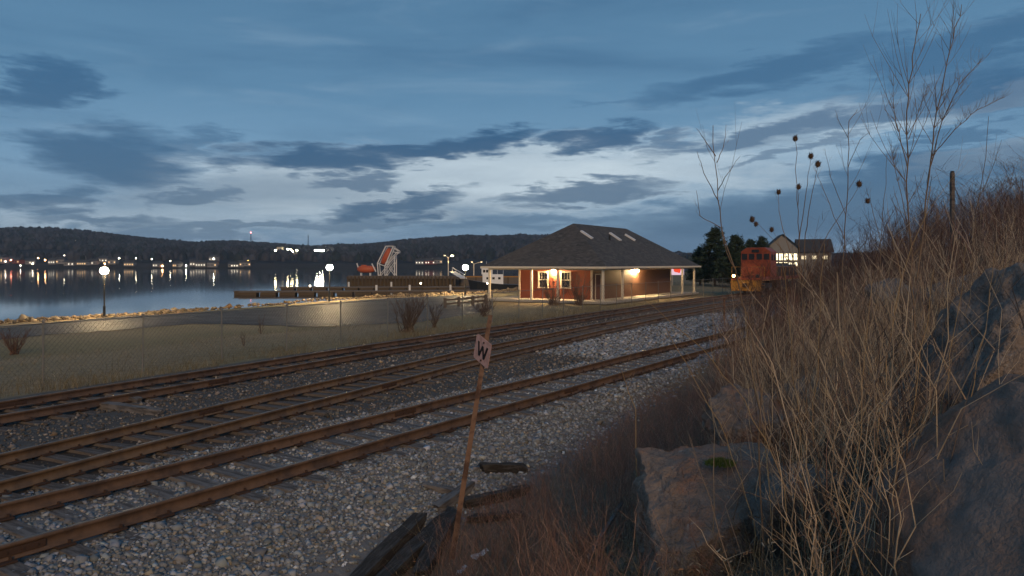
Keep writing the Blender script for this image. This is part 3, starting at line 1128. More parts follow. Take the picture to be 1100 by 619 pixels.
# ------------------------------------------------------------------ station with hipped veranda roof
SB = -0.15
SC = np.array([7.33, 59.97]); SA = np.array([-0.85, 0.527]); SBV = np.array([0.527, 0.85])
SW, SL, SI = 10.95, 23.0, 1.95       # veranda width, length, depth


def station():
    root = tag(empty('station', (SC[0], SC[1], SB)), 'red sided railway station with dark hipped roof and lit veranda', 'building')
    # local frame: x along the track side, y across towards the water
    root.matrix_world = Matrix(((SBV[0], SA[0], 0, SC[0]), (SBV[1], SA[1], 0, SC[1]), (0, 0, 1, SB), (0, 0, 0, 1)))
    H = 2.72
    MB().box((SL / 2, SW / 2, -0.08), (SL + 0.8, SW + 0.8, 0.2)).build('veranda_floor', M_CONC, root)
    x0, x1, y0, y1 = SI, SL - SI, SI, SW - SI

    def siding(a, b, nrm, m, holes=()):
        """lapped boards as one wall; holes (s0,s1,z0,z1) along the wall"""
        a, b = Vector(a), Vector(b)
        d = (b - a); L = d.length; d.normalize()
        nv = Vector(nrm)
        mb = MB()
        z = 0.02
        while z < H - 0.01:
            z2 = min(z + 0.14, H)
            segs = [(0, L)]
            for (s0, s1, h0, h1) in holes:
                if z2 > h0 + 0.02 and z < h1 - 0.02:
                    segs = [q for s in segs for q in ((s[0], min(s[1], s0)), (max(s[0], s1), s[1])) if q[1] - q[0] > 0.01]
            for (s0, s1) in segs:
                p, q = a + d * s0, a + d * s1
                vs = [p + nv * 0.028 + Vector((0, 0, z)), q + nv * 0.028 + Vector((0, 0, z)), q + nv * 0.006 + Vector((0, 0, z2)), p + nv * 0.006 + Vector((0, 0, z2)),
                      p - nv * 0.1 + Vector((0, 0, z)), q - nv * 0.1 + Vector((0, 0, z)), q - nv * 0.1 + Vector((0, 0, z2)), p - nv * 0.1 + Vector((0, 0, z2))]
                mb.add(vs, [(0, 1, 2, 3), (7, 6, 5, 4), (0, 4, 5, 1), (3, 2, 6, 7), (0, 3, 7, 4), (1, 5, 6, 2)])
            z = z2
        return mb.build('wall', m, root)
    # end wall (faces left), wall from (x0,y0) to (x0,y1) ; windows from the photo
    wl = y1 - y0

    def sof(px):  # distance along the end wall of a sight-line
        k = (px - CX) / F
        c = SC + SBV * x0 + SA * y0
        return float((k * c[1] - c[0]) / (SA[0] - k * SA[1]))

    def lof(px):
        k = (px - CX) / F
        c = SC + SBV * x0 + SA * y0
        return float((k * c[1] - c[0]) / (SBV[0] - k * SBV[1]))
    wins = []
    for pa, pb in ((579, 588.5), (603.2, 612.8)):
        s1, s0 = sof(pa), sof(pb)
        wins.append((s0, s1, 1.02, 2.32))
    siding((x0, y0, 0), (x0, y1, 0), (-1, 0, 0), M_RED, wins)
    d0 = lof(639); door = (d0, d0 + 1.1, 0.0, 2.1)
    siding((x0, y0, 0), (x1, y0, 0), (0, -1, 0), M_BROWN, [door])
    siding((x1, y0, 0), (x1, y1, 0), (1, 0, 0), M_BROWN)
    siding((x0, y1, 0), (x1, y1, 0), (0, 1, 0), M_BROWN)
    for (cx, cy) in ((x0, y0), (x1, y0), (x0, y1), (x1, y1)):
        sx, sy = (-1 if cx == x0 else 1), (-1 if cy == y0 else 1)
        MB().box((cx + sx * 0.02, cy + sy * 0.02, H / 2 + 0.01), (0.15, 0.15, H)).build('corner_board', M_WHITE, root)
    for (s0, s1, z0, z1) in wins:
        w = MB()
        yc, zc, ww, hh = y0 + (s0 + s1) / 2, (z0 + z1) / 2, s1 - s0, z1 - z0
        xf = x0 - 0.045
        w.box((xf, y0 + s0 - 0.02, zc), (0.07, 0.11, hh + 0.2)).box((xf, y0 + s1 + 0.02, zc), (0.07, 0.11, hh + 0.2))
        w.box((xf, yc, z1 + 0.03), (0.068, ww - 0.07, 0.11)).box((xf - 0.01, yc, z0 - 0.03), (0.1, ww + 0.2, 0.09))
        wo = w.build('window', M_WHITE, root)
        MB().box((x0 - 0.03, yc, zc), (0.045, ww - 0.07, 0.07)).build('meeting_rail', M_WHITE, wo)
        for q in (-1, 1):
            MB().box((x0 - 0.018, yc + q * ww / 6, z0 + hh * 0.75), (0.02, 0.03, hh * 0.44)).build('muntin', M_WHITE, wo)
        for q in (0, 1):
            MB().box((x0 + 0.01 + 0.015 * q, yc, z0 + hh * (0.25 + 0.5 * q)), (0.012, ww - 0.06, hh * 0.5 - 0.05)).build('pane', M_GLASS, wo)
    do = MB().box((x0 + d0 + 0.55, y0 - 0.01, 1.04), (0.98, 0.05, 2.02)).build('door', mat('door_paint', (0.14, 0.06, 0.04), 0.5), root)
    MB().ball((x0 + d0 + 0.95, y0 - 0.06, 1.0), 0.035).build('handle', M_GALV, do)
    fr = MB()
    fr.box((x0 + d0 + 0.02, y0 - 0.03, 1.06), (0.09, 0.08, 2.12)).box((x0 + d0 + 1.08, y0 - 0.03, 1.06), (0.09, 0.08, 2.12)).box((x0 + d0 + 0.55, y0 - 0.03, 2.16), (1.16, 0.082, 0.09))
    fr.build('door_frame', M_WHITE, root)
    # veranda posts (positions along the eaves read from the photograph)
    def along(px, o, d):
        k = (px - CX) / F
        return float((k * o[1] - o[0]) / (d[0] - k * d[1]))
    pl = [(0, 0), (0, SW)] + [(0, along(p, SC, SA)) for p in (599.3, 571)]
    pl += [(along(p, SC, SBV), 0) for p in (668.6, 733)] + [(SL, 0), (SL, SW), (12.2, SW), (6.2, SW), (SL, SW / 2), (16.6, SW)]
    for (x, y) in pl:
        p = MB().box((x, y, H / 2), (0.17, 0.17, H)).build('post', M_WHITE, root)
        MB().box((x, y, 0.1), (0.23, 0.23, 0.16)).build('plinth', M_WHITE, p)
    bm_ = MB()
    bm_.box((SL / 2, 0, H - 0.09), (SL + 0.1, 0.12, 0.18)).box((SL / 2, SW, H - 0.09), (SL + 0.1, 0.12, 0.18))
    bm_.box((0, SW / 2, H - 0.092), (0.12, SW - 0.13, 0.176)).box((SL, SW / 2, H - 0.092), (0.12, SW - 0.13, 0.176))
    bm_.build('eaves_beam', M_WHITE, root)
    MB().box((SL / 2, SW / 2, H + 0.03), (SL + 0.9, SW + 0.9, 0.04)).build('soffit', mat('soffit_boards', (0.5, 0.42, 0.33), 0.7, 0.15, 3), root)
    # hipped roof
    e, zt = 0.55, 6.72
    ez = H + 0.1
    hw = SW / 2
    A, B, C, D = (-e, -e, ez), (SL + e, -e, ez), (SL + e, SW + e, ez), (-e, SW + e, ez)
    R1, R2 = (hw, hw, zt), (SL - hw, hw, zt)
    rm = bpy.data.materials.new('asphalt_shingles'); rm.use_nodes = True
    g = NG(rm.node_tree); b = rm.node_tree.nodes['Principled BSDF']
    co = g.n('ShaderNodeTexCoord').outputs['Object']
    br = g.n('ShaderNodeTexBrick'); g.put(br.inputs['Vector'], g.vmul(co, (1, 1, 1.6)))
    rm.node_tree.nodes.remove(br)
    vo = g.n('ShaderNodeTexVoronoi'); g.put(vo.inputs['Vector'], g.vmul(co, (3.2, 3.2, 8)))
    vo.inputs['Scale'].default_value = 1.0
    cc = g.ramp(vo.outputs['Color'], [(0.0, (0.035, 0.034, 0.034)), (0.5, (0.062, 0.058, 0.055)), (1.0, (0.11, 0.10, 0.092))])
    nz = g.noise(co, 0.5, 4)
    cc = g.mix(g.mrange(nz.outputs[0], 0.4, 0.7, 0, 0.6), cc, (0.085, 0.072, 0.062, 1))
    g.put(b.inputs['Base Color'], cc); b.inputs['Roughness'].default_value = 0.9
    rf = MB().add([A, B, C, D, R1, R2, (A[0], A[1], ez - 0.05), (B[0], B[1], ez - 0.05), (C[0], C[1], ez - 0.05), (D[0], D[1], ez - 0.05)],
                  [(0, 1, 5, 4), (1, 2, 5), (2, 3, 4, 5), (3, 0, 4), (0, 6, 7, 1), (1, 7, 8, 2), (2, 8, 9, 3), (3, 9, 6, 0), (9, 8, 7, 6)]).build('roof', rm, root)
    fa = MB()
    fa.box((SL / 2, -e - 0.02, ez - 0.06), (SL + 2 * e, 0.04, 0.16)).box((SL / 2, SW + e + 0.02, ez - 0.06), (SL + 2 * e, 0.04, 0.16))
    fa.box((-e - 0.02, SW / 2, ez - 0.06), (0.04, SW + 2 * e + 0.07, 0.16)).box((SL + e + 0.02, SW / 2, ez - 0.06), (0.04, SW + 2 * e + 0.07, 0.16))
    fa.build('fascia', M_WHITE, root)
    # skylight strips and a vent on the track side slope
    k = (zt - ez) / (hw + e)

    def on(x, y, up=0.0):
        return Vector((x, y, ez + (y + e) * k + up))
    for (px, py, qx, qy) in ((624, 249, 636, 257), (655, 251, 666.5, 259), (671, 252.5, 682, 259)):
        ends = []
        for (ax, ay) in ((px, py), (qx, qy)):
            # sight-line against the slope plane, in station space
            inv = root.matrix_world.inverted()
            o = inv @ Vector((0, 0, CAMZ)); d = inv.to_3x3() @ Vector(((ax - CX) / F, 1, (HY - ay) / F))
            # z = ez + (y+e)*k
            tt_ = (ez + (o.y + e) * k - o.z) / (d.z - d.y * k)
            ends.append(o + d * tt_)
        up = Vector((0, -k, 1)).normalized()
        sk = MB().beam(ends[0] + up * 0.07, ends[1] + up * 0.07, 0.42, 0.14, up=up).build('skylight', M_WSTEEL, rf)
    MB().tube([on(8.4, 3.2, -0.1), on(8.4, 3.2, 0.45)], 0.09, 8).build('vent_pipe', M_DARK, rf)
    # wall lamps
    for (loc, nrm) in (((x0, y0 + sof(595.5), 2.42), (-1, 0, 0)), ((x0 + lof(682.5), y0, 2.42), (0, -1, 0))):
        n_ = Vector(nrm)
        c = Vector(loc) + n_ * 0.2
        lm = MB().beam(Vector(loc) + n_ * 0.02 + Vector((0, 0, 0.12)), c + Vector((0, 0, 0.17)), 0.12, 0.06).box(tuple(c + Vector((0, 0, 0.15))), (0.16, 0.16, 0.05)).build('wall_lamp', M_DARK, root)
        MB().ball(tuple(c), 0.13, seg=10, rings=7).build('bulb', G_WALL, lm)
    return root


station()

# ------------------------------------------------------------------ chain link fence
def fence():
    root = tag(empty('chain_link_fence'), 'long galvanised chain link fence between far track and grass field', 'fence')
    ts = np.arange(-6, 88, 0.5)
    p = np.stack(xy(ts, n3(ts) - 4.5), -1)
    cum = np.concatenate([[0], np.cumsum(np.linalg.norm(np.diff(p, axis=0), axis=1))])
    HF = 1.72

    def at(s):
        x, y = np.interp(s, cum, p[:, 0]), np.interp(s, cum, p[:, 1])
        return x, y, float(gz(x, y))
    s, top = 0.6, []
    post = MB().tube([(0, 0, -0.2), (0, 0, HF + 0.03)], 0.028, 8).ball((0, 0, HF + 0.04), 0.042, seg=8, rings=5).build('post', M_GALV, root)
    first = True
    while s < cum[-1]:
        x, y, z = at(s)
        o = post if first else post.copy()
        if not first:
            COL.objects.link(o)
        first = False
        o.location = (x, y, z)
        o.rotation_euler = (random.uniform(-.015, .015), random.uniform(-.015, .015), 0)
        top.append((x, y, z + HF - 0.02))
        s += 3.05
    MB().tube(top, 0.014, 6).build('top_rail', M_GALV, root)
    # woven wire: two families of diagonal wires
    pitch = 0.075
    step = np.arange(0.6, s - 3.05 - 0.05, pitch)
    V, Fa = [], []
    # zigzag columns of wire
    rows = int(HF / pitch)
    zs = np.arange(rows + 1) * (HF - 0.04) / rows
    r = 0.0022
    for i, s0 in enumerate(step):
        if s0 > 46 and i % 2:
            continue
        wide = pitch * (2 if s0 > 46 else 1)
        nz_ = rows // (2 if s0 > 46 else 1)
        zz = np.arange(nz_ + 1) * (HF - 0.04) / nz_
        ss = s0 + wide * 0.5 * np.where(np.arange(nz_ + 1) % 2 == (i // (2 if s0 > 46 else 1)) % 2, 1, -1)
        x = np.interp(ss, cum, p[:, 0]); y = np.interp(ss, cum, p[:, 1])
        z = float(gz(x[0], y[0])) + 0.03 + zz
        rr_ = r * (2.8 if s0 > 46 else 1)
        d = np.array([(x[1] - x[0]), (y[1] - y[0])]); L = np.linalg.norm(d) + 1e-9
        d = np.abs(d) / L * rr_
        o = len(V) and sum(len(q) for q in V)
        ring = np.array([(0.7, 0.7, 1), (-0.7, -0.7, 1), (0.6, -0.6, -1)]) * rr_
        v = np.stack([x, y, z], -1)[:, None, :] + ring[None]
        n = len(zz)
        f = []
        for a in range(n - 1):
            for c in range(3):
                c2 = (c + 1) % 3
                f.append((a * 3 + c, a * 3 + c2, (a + 1) * 3 + c2, (a + 1) * 3 + c))
        Fa.append(np.array(f) + (o or 0))
        V.append(v.reshape(-1, 3))
    tag(npmesh('wire_mesh', np.concatenate(V), np.concatenate(Fa), M_WIRE, parent=root), kind='stuff')


fence()

# ------------------------------------------------------------------ street lamps
def street_lamp(base, hgt, label, px):
    root = tag(empty('street_lamp', tuple(base)), label, 'street lamp', 'lamps along the shore road')
    MB().tube([(0, 0, -0.3), (0, 0, 0.9), (0, 0, 0.92), (0, 0, hgt - 0.3)], [0.11, 0.1, 0.06, 0.045], 10).build('pole', M_POLE, root)
    MB().tube([(0, 0, hgt - 0.34), (0, 0, hgt - 0.26), (0, 0, hgt - 0.22)], [0.05, 0.14, 0.16], 10).build('collar', M_POLE, root)
    MB().ball((0, 0, hgt), 0.29, seg=12, rings=8).build('globe', G_STREET, root)
    MB().tube([(0, 0, hgt + 0.245), (0, 0, hgt + 0.30), (0, 0, hgt + 0.36)], [0.2, 0.16, 0.03], 10).build('cap', M_POLE, root)


for (bx, by, tx, ty, lab) in ((112, 341.5, 109, 291, 'lit globe street lamp standing alone at the left by the water'),
                              (354, 324, 351, 287.5, 'lit globe street lamp in the middle, beyond the car park'),
                              (500, 317, 500, 287.5, 'lit globe street lamp just left of the station')):
    b = P(bx, by)
    street_lamp(b, CAMZ + (HY - ty) / F * b[1] - b[2], lab, bx)

# ------------------------------------------------------------------ leaning W sign
def whistle_sign():
    b = P(482, 600)
    Y = b[1]
    top = Vector(((527 - CX) / F * Y, Y - 0.05, CAMZ + (HY - 338) / F * Y))
    root = tag(empty('whistle_sign', tuple(b)), 'leaning rusty post carrying a small white plate with a black W', 'sign')
    inv = Vector(b)
    bot = Vector((0, 0, -0.25))
    tp = top - inv
    d = (tp - bot).normalized()
    po = MB()
    s = d.cross(Vector((0, 1, 0))).normalized()
    f = s.cross(d)
    # open U channel section
    prof = [(-.034, .025), (-.034, -.025), (.034, -.025), (.034, .025), (.024, .025), (.024, -.015), (-.024, -.015), (-.024, .025)]
    vs = [bot + s * a + f * c for a, c in prof] + [tp + s * a * 0.75 + f * c for a, c in prof]
    n = len(prof)
    po.add(vs, [tuple(range(n)), tuple(range(n, 2 * n))[::-1]] + [(i, i + n, (i + 1) % n + n, (i + 1) % n) for i in range(n)])
    po.build('post', M_POST, root)
    c = Vector(((520.6 - CX) / F * Y, Y - 0.11, CAMZ + (HY - 375.7) / F * Y)) - inv
    k = Y / 9.3
    e1 = Vector((0.186, -0.23, -0.122)) * k
    e2 = Vector((0.055, -0.12, 0.31)) * k
    nn = e2.cross(e1).normalized() * -1
    if nn.y > 0:
        nn = -nn
    # rounded plate
    pts = []
    for (qx, qy) in ((-1, -1), (1, -1), (1, 1), (-1, 1)):
        for a in (0, 1, 2):
            th = {(-1, -1): 180, (1, -1): 270, (1, 1): 0, (-1, 1): 90}[(qx, qy)] + a * 45
            pts.append((qx * 0.42 + 0.08 * math.cos(R(th)), qy * 0.42 + 0.08 * math.sin(R(th))))
    m = len(pts)
    c2 = c + nn * 0.03
    vs = [c2 + e1 * a + e2 * bb for a, bb in pts] + [c2 + e1 * a + e2 * bb - nn * 0.006 for a, bb in pts]
    pl = MB().add(vs, [tuple(range(m)), tuple(range(m, 2 * m))[::-1]] + [(i, i + m, (i + 1) % m + m, (i + 1) % m) for i in range(m)]).build('plate', M_SIGN, root)
    # the W as strokes
    W_ = [(-0.30, 0.27), (-0.16, -0.27), (0.0, 0.2), (0.16, -0.27), (0.30, 0.27)]
    lt = MB()
    half = 0.05

    def stroke(p, q, lift):
        p, q = Vector((*p, 0)), Vector((*q, 0))
        vs = []
        for z in (lift, 0.001):
            for (w, sx) in ((p, -1), (p, 1), (q, 1), (q, -1)):
                vs.append(c2 + e1 * (w.x + sx * half) + e2 * w.y + nn * z)
        lt.add(vs, [(0, 1, 2, 3), (7, 6, 5, 4), (0, 4, 5, 1), (1, 5, 6, 2), (2, 6, 7, 3), (3, 7, 4, 0)])
    for i in range(4):
        stroke(W_[i], W_[i + 1], 0.003 + 0.0006 * i)
    lt.build('letter', M_BLACKP, pl)
    for bb in (0.36, -0.37):
        q = c2 + e2 * bb + e1 * 0.03
        MB().tube([q, q + nn * 0.012], 0.011, 8).build('bolt', M_IRON, pl)


whistle_sign()

# ------------------------------------------------------------------ boulders
def rock_mat(name, c1, c2, scale=1.5):
    m = mat(name, c1, 0.9, 0.5, scale, 1.0, 7, col2=c2, detail=8, spec=0.25)
    t = m.node_tree
    g = NG(t)
    b = t.nodes['Principled BSDF']
    co = g.n('ShaderNodeTexCoord').outputs['Object']
    # lichen flecks and dark weathered streaks
    old = b.inputs['Base Color'].links[0].from_socket
    n1 = g.noise(co, 5.0, 8, 0.7, 0.6)
    c = g.mix(g.mrange(n1.outputs[0], 0.54, 0.70, 0, 0.6), old, (0.075, 0.073, 0.072, 1))
    sp_ = g.noise(co, 70.0, 3, 0.7)
    c = g.mix(g.mrange(sp_.outputs[0], 0.55, 0.75, 0, 0.5), c, (0.05, 0.046, 0.044, 1))
    n2_ = g.noise(co, 11.0, 6, 0.6)
    c = g.mix(g.mrange(n2_.outputs[0], 0.62, 0.72, 0, 0.55), c, (0.42, 0.42, 0.39, 1))
    vo = g.n('ShaderNodeTexVoronoi', feature='DISTANCE_TO_EDGE')
    dn = g.noise(co, 3.0, 4, 0.6)
    vm = g.n('ShaderNodeVectorMath', operation='MULTIPLY_ADD')
    g.put(vm.inputs[0], dn.outputs['Color']); vm.inputs[1].default_value = (0.5, 0.5, 0.5); g.put(vm.inputs[2], g.vmul(co, (1, 1, 0.6)))
    g.put(vo.inputs['Vector'], vm.outputs[0])
    vo.inputs['Scale'].default_value = 1.5
    c = g.mix(g.mrange(vo.outputs['Distance'], 0.0, 0.010, 0.4, 0.0), c, (0.05, 0.043, 0.04, 1))
    t.links.new(c, b.inputs['Base Color'])
    for nd in t.nodes:
        if nd.type == 'BUMP':
            nd.inputs['Distance'].default_value = 0.09
            fine = g.n('ShaderNodeBump')
            fine.inputs['Strength'].default_value = 0.9
            fine.inputs['Distance'].default_value = 0.012
            nf = g.noise(co, 48.0, 4, 0.7)
            t.links.new(nf.outputs[0], fine.inputs['Height'])
            t.links.new(nd.outputs[0], fine.inputs['Normal'])
            t.links.new(fine.outputs[0], b.inputs['Normal'])
            break
    return m


M_R1 = rock_mat('reddish_rock', (0.25, 0.195, 0.16), (0.31, 0.17, 0.115), 2.4)
M_R2 = rock_mat('grey_rock', (0.26, 0.215, 0.185), (0.18, 0.145, 0.125), 2.2)
M_R4 = mat('smooth_grey_rock', (0.215, 0.18, 0.16), 0.9, 0.45, 1.6, 0.9, 18, col2=(0.23, 0.145, 0.105), detail=8, spec=0.2)
M_R3 = rock_mat('pale_rock', (0.24, 0.235, 0.23), (0.16, 0.155, 0.15), 2.5)


def boulder(name, label, center, size, m, seed, cuts=7, rough=0.05, rot=(0, 0, 0), flat_top=None, sub=6, planes=()):
    bm = bmesh.new()
    bmesh.ops.create_icosphere(bm, subdivisions=sub, radius=1.0)
    rnd = random.Random(seed)
    pls = []
    for i in range(cuts):
        v = Vector((rnd.uniform(-1, 1), rnd.uniform(-1, 1), rnd.uniform(-0.6, 1))).normalized()
        pls.append((v, rnd.uniform(0.6, 0.85)))
    for p in planes:
        pls.append((Vector(p[:3]).normalized(), p[3]))
    if flat_top:
        pls.append((Vector((rnd.uniform(-.1, .1), rnd.uniform(-.1, .1), 1)).normalized(), flat_top))
    from mathutils import noise as mn
    off = Vector((seed * 3.1, seed * 1.7, 0))
    for v in bm.verts:
        p = v.co.copy() * 1.7
        for (nv, d) in pls:
            k = p.dot(nv) - d
            if k > 0:
                p -= nv * k * 0.985
        nd = v.co.normalized()
        a = mn.fractal(p * 1.6 + off, 0.9, 2.1, 5) * rough * 1.6 + mn.fractal(p * 6 + off, 0.8, 2.2, 5) * rough * 0.7
        rid = abs(mn.noise(p * 2.3 + off * 2)) * rough * 1.1
        p += nd * (a - rid)
        v.co = Vector((p.x * size[0], p.y * size[1], p.z * size[2]))
    me = bpy.data.meshes.new(name)
    bm.to_mesh(me)
    bm.free()
    o = link(name, me, m, None, True)
    o.location = center
    o.rotation_euler = [R(a) for a in rot]
    return tag(o, label, 'rock', 'boulders on the bank')


def at(px, py, Y):
    return Vector(((px - CX) / F * Y, Y, CAMZ + (HY - py) / F * Y))


BOX6 = ((-1, 0, 0, 1), (1, 0, 0, 1), (0, -1, 0, 1), (0, 1, 0, 1), (0, 0, -1, 1), (0, 0, 1, 1))
boulder('boulder', 'flat topped reddish boulder with a moss patch at the bottom', at(762, 566, 4.9), (0.55, 0.5, 0.42), M_R1, 3, 3, 0.06, (0, 0, 10),
        planes=((-1, -0.1, 0.1, 0.95), (0.08, -1, 0.12, 0.9), (1, -0.2, 0.1, 0.98), (0, 1, 0, 0.95), (0.03, -0.02, 1, 0.98), (-.7, -.7, 0.2, 1.12), (0, 0, -1, 1.3)))
boulder('boulder', 'dark weathered rock behind the flat topped boulder', at(800, 462, 6.3), (0.46, 0.42, 0.42), M_R1, 8, 9, 0.08, (0, 10, 30), planes=((0, 0, 1, 0.8), (0, 0, -1, 1)))
boulder('boulder', 'grey rock half hidden in the stalks behind the dark weathered rock', at(868, 440, 7.6), (0.5, 0.45, 0.45), M_R2, 12, 9, 0.07, (0, 0, 60), planes=((0, 0, -1, 1),))
boulder('boulder', 'huge smooth boulder filling the bottom right corner', at(1120, 560, 2.9), (0.62, 0.8, 0.62), M_R4, 21, 2, 0.04, (0, 0, 0),
        planes=((-0.74, -0.1, 0.66, 0.42), (-0.3, -0.8, 0.5, 0.62), (0, 0, 1, 0.8), (0.2, 1, 0.2, 0.9), (-1, 0.25, 0.05, 0.78), (0, 0, -1, 1), (1, 0, 0, 1)))
boulder('boulder', 'tall grey cracked slab leaning at the right edge', at(1090, 385, 4.5), (0.5, 0.5, 0.72), M_R2, 33, 4, 0.07, (0, 0, 0),
        planes=((-0.82, -0.1, 0.56, 0.5), (-0.25, -0.9, 0.25, 0.6), (-1, -0.3, 0.1, 0.8), (0, 1, 0.1, 0.9), (0, 0, 1, 1.0), (1, 0, 0, 1.1), (0, 0, -1, 1.2)))
boulder('boulder', 'pale rock left of two up the bank among the stalks', at(975, 332, 11.0), (0.42, 0.4, 0.3), M_R3, 41, 9, 0.07, (0, 0, 10), sub=4)
boulder('boulder', 'pale rock right of two up the bank, near the slab', at(1022, 322, 10.5), (0.45, 0.4, 0.28), M_R3, 45, 9, 0.07, (0, 0, 80), sub=4)
boulder('boulder', 'low dark rock under the stalks between boulders at bottom', at(905, 560, 4.3), (0.3, 0.3, 0.22), M_R2, 52, 9, 0.08, (0, 0, 40), sub=4)


MOSS_AT = at(774, 497, 4.86)


def moss():
    c = MOSS_AT
    v, f = [], []
    N = 700
    a = rng.uniform(0, 6.28, N); r = np.sqrt(rng.uniform(0, 1, N)) * 0.075
    x, y = c.x + np.cos(a) * r * 1.3, c.y + np.sin(a) * r
    z = np.full(N, c.z - 0.015) + 0.02 * (1 - (r / 0.075) ** 2)
    base = np.stack([x, y, z], -1)
    h = rng.uniform(0.012, 0.03, N)
    col = np.array([(0.12, 0.17, 0.03), (0.08, 0.12, 0.02), (0.16, 0.19, 0.05)])[rng.integers(0, 3, N)]
    V, Fa, C, _ = bulk_stalks(base, h, rng.normal(0, 0.012, (N, 2)), np.full(N, 0.003), 2, cols=col)
    tag(npmesh('moss_patch', V, Fa, M_STALK, C), 'small bright green moss cushion on the flat topped boulder', 'moss', kind='stuff')


moss()

# ------------------------------------------------------------------ heap of old timbers by the sign
def timber(label, p0, p1, w, h, seed, lift0=0.06, lift1=0.06, m=None):
    a, b = P(*p0), P(*p1)
    a = Vector(a) + Vector((0, 0, lift0)); b = Vector(b) + Vector((0, 0, lift1))
    rnd = random.Random(seed)
    L = (b - a).length
    K = 9
    vs, fs = [], []
    for i in range(K):
        x = L * i / (K - 1) - L / 2
        for (sy, sz_) in ((-1, -1), (-0.2, -1), (1, -1), (1, 0.2), (1, 1), (0.1, 1), (-1, 1), (-1, -0.1)):
            q = rnd.uniform(0.82, 1.05) if i not in (0, K - 1) else rnd.uniform(0.55, 1.0)
            vs.append((x + (rnd.uniform(-.06, .06) if i in (0, K - 1) else 0), sy * w / 2 * q, sz_ * h / 2 * q))
    for i in range(K - 1):
        for k in range(8):
            k2 = (k + 1) % 8
            fs.append((i * 8 + k, i * 8 + k2, (i + 1) * 8 + k2, (i + 1) * 8 + k))
    fs += [tuple(range(8))[::-1], tuple(range((K - 1) * 8, K * 8))]
    d = (b - a).normalized()
    mb = MB().add(vs, fs)
    o = mb.build('old_timber', m or M_TIMBER)
    o.location = (a + b) / 2
    q = d.to_track_quat('X', 'Z')
    o.rotation_mode = 'QUATERNION'
    o.rotation_quaternion = q
    return tag(o, label, 'timber', 'old timbers heaped by the sign')


timber('long split timber, leftmost of the heap left of the sign', (372, 640), (452, 562), 0.2, 0.18, 1, 0.03, 0.06)
timber('long dark timber in the middle of the heap, left of the sign', (402, 640), (482, 563), 0.2, 0.18, 2, 0.05, 0.08)
timber('dark timber lying closest to the sign post on its left', (450, 625), (487, 558), 0.19, 0.17, 3, 0.05, 0.08)
timber('grey splintered plank crossing behind the sign post', (470, 550), (505, 528), 0.16, 0.12, 4, 0.05, 0.10, M_TIEG)
timber('dark beam lying on the gravel right of the sign post', (517, 507), (562, 507), 0.18, 0.16, 5)
timber('rotten beam running right from the foot of the sign', (497, 546), (566, 530), 0.17, 0.14, 6)
timber('thin broken board right of the sign, lowest of the heap', (505, 562), (560, 556), 0.15, 0.08, 7)
timber('short grey board propped on the heap behind the sign', (455, 525), (500, 535), 0.14, 0.08, 8, 0.05, 0.05, M_TIEG)
timber('weathered driftwood log on the gravel between middle and far track', (92, 436), (172, 446), 0.24, 0.18, 9, 0.05, 0.04, M_TIEG)
timber('short grey log end lying behind the weathered driftwood log', (120, 431), (150, 434), 0.22, 0.2, 10, 0.07, 0.04, M_TIEG)
timber('dead pale stick leaning beside the flat topped boulder', (632, 612), (668, 572), 0.035, 0.03, 11, 0.1, 0.3, M_TIEG)


def litter(label, px, py, w, seed):
    p = P(px, py)
    rnd = random.Random(seed)
    b = MB()
    n = 7
    vs, fs = [], []
    for i in range(n):
        for j in range(4):
            vs.append(((i / (n - 1) - 0.5) * w, (j / 3 - 0.5) * w * 0.4 + rnd.uniform(-.01, .01), rnd.uniform(0.0, w * 0.22)))
    for i in range(n - 1):
        for j in range(3):
            fs.append((i * 4 + j, (i + 1) * 4 + j, (i + 1) * 4 + j + 1, i * 4 + j + 1))
    o = b.add(vs, fs).build('paper_scrap', M_PLASTIC)
    o.location = (p[0], p[1], p[2] + 0.05)
    o.rotation_euler = (0.1, -0.25, rnd.uniform(0.5, 1.0))
    so = o.modifiers.new('thick', 'SOLIDIFY'); so.thickness = 0.004
    tag(o, label, 'litter', 'scraps of white litter')


litter('crumpled white scrap on the weeds right of the sign', 516, 602, 0.22, 1)
litter('white scrap at the bottom edge below the sign', 497, 618, 0.14, 2)
litter('small white scrap on the timbers left of the sign', 370, 612, 0.08, 3)

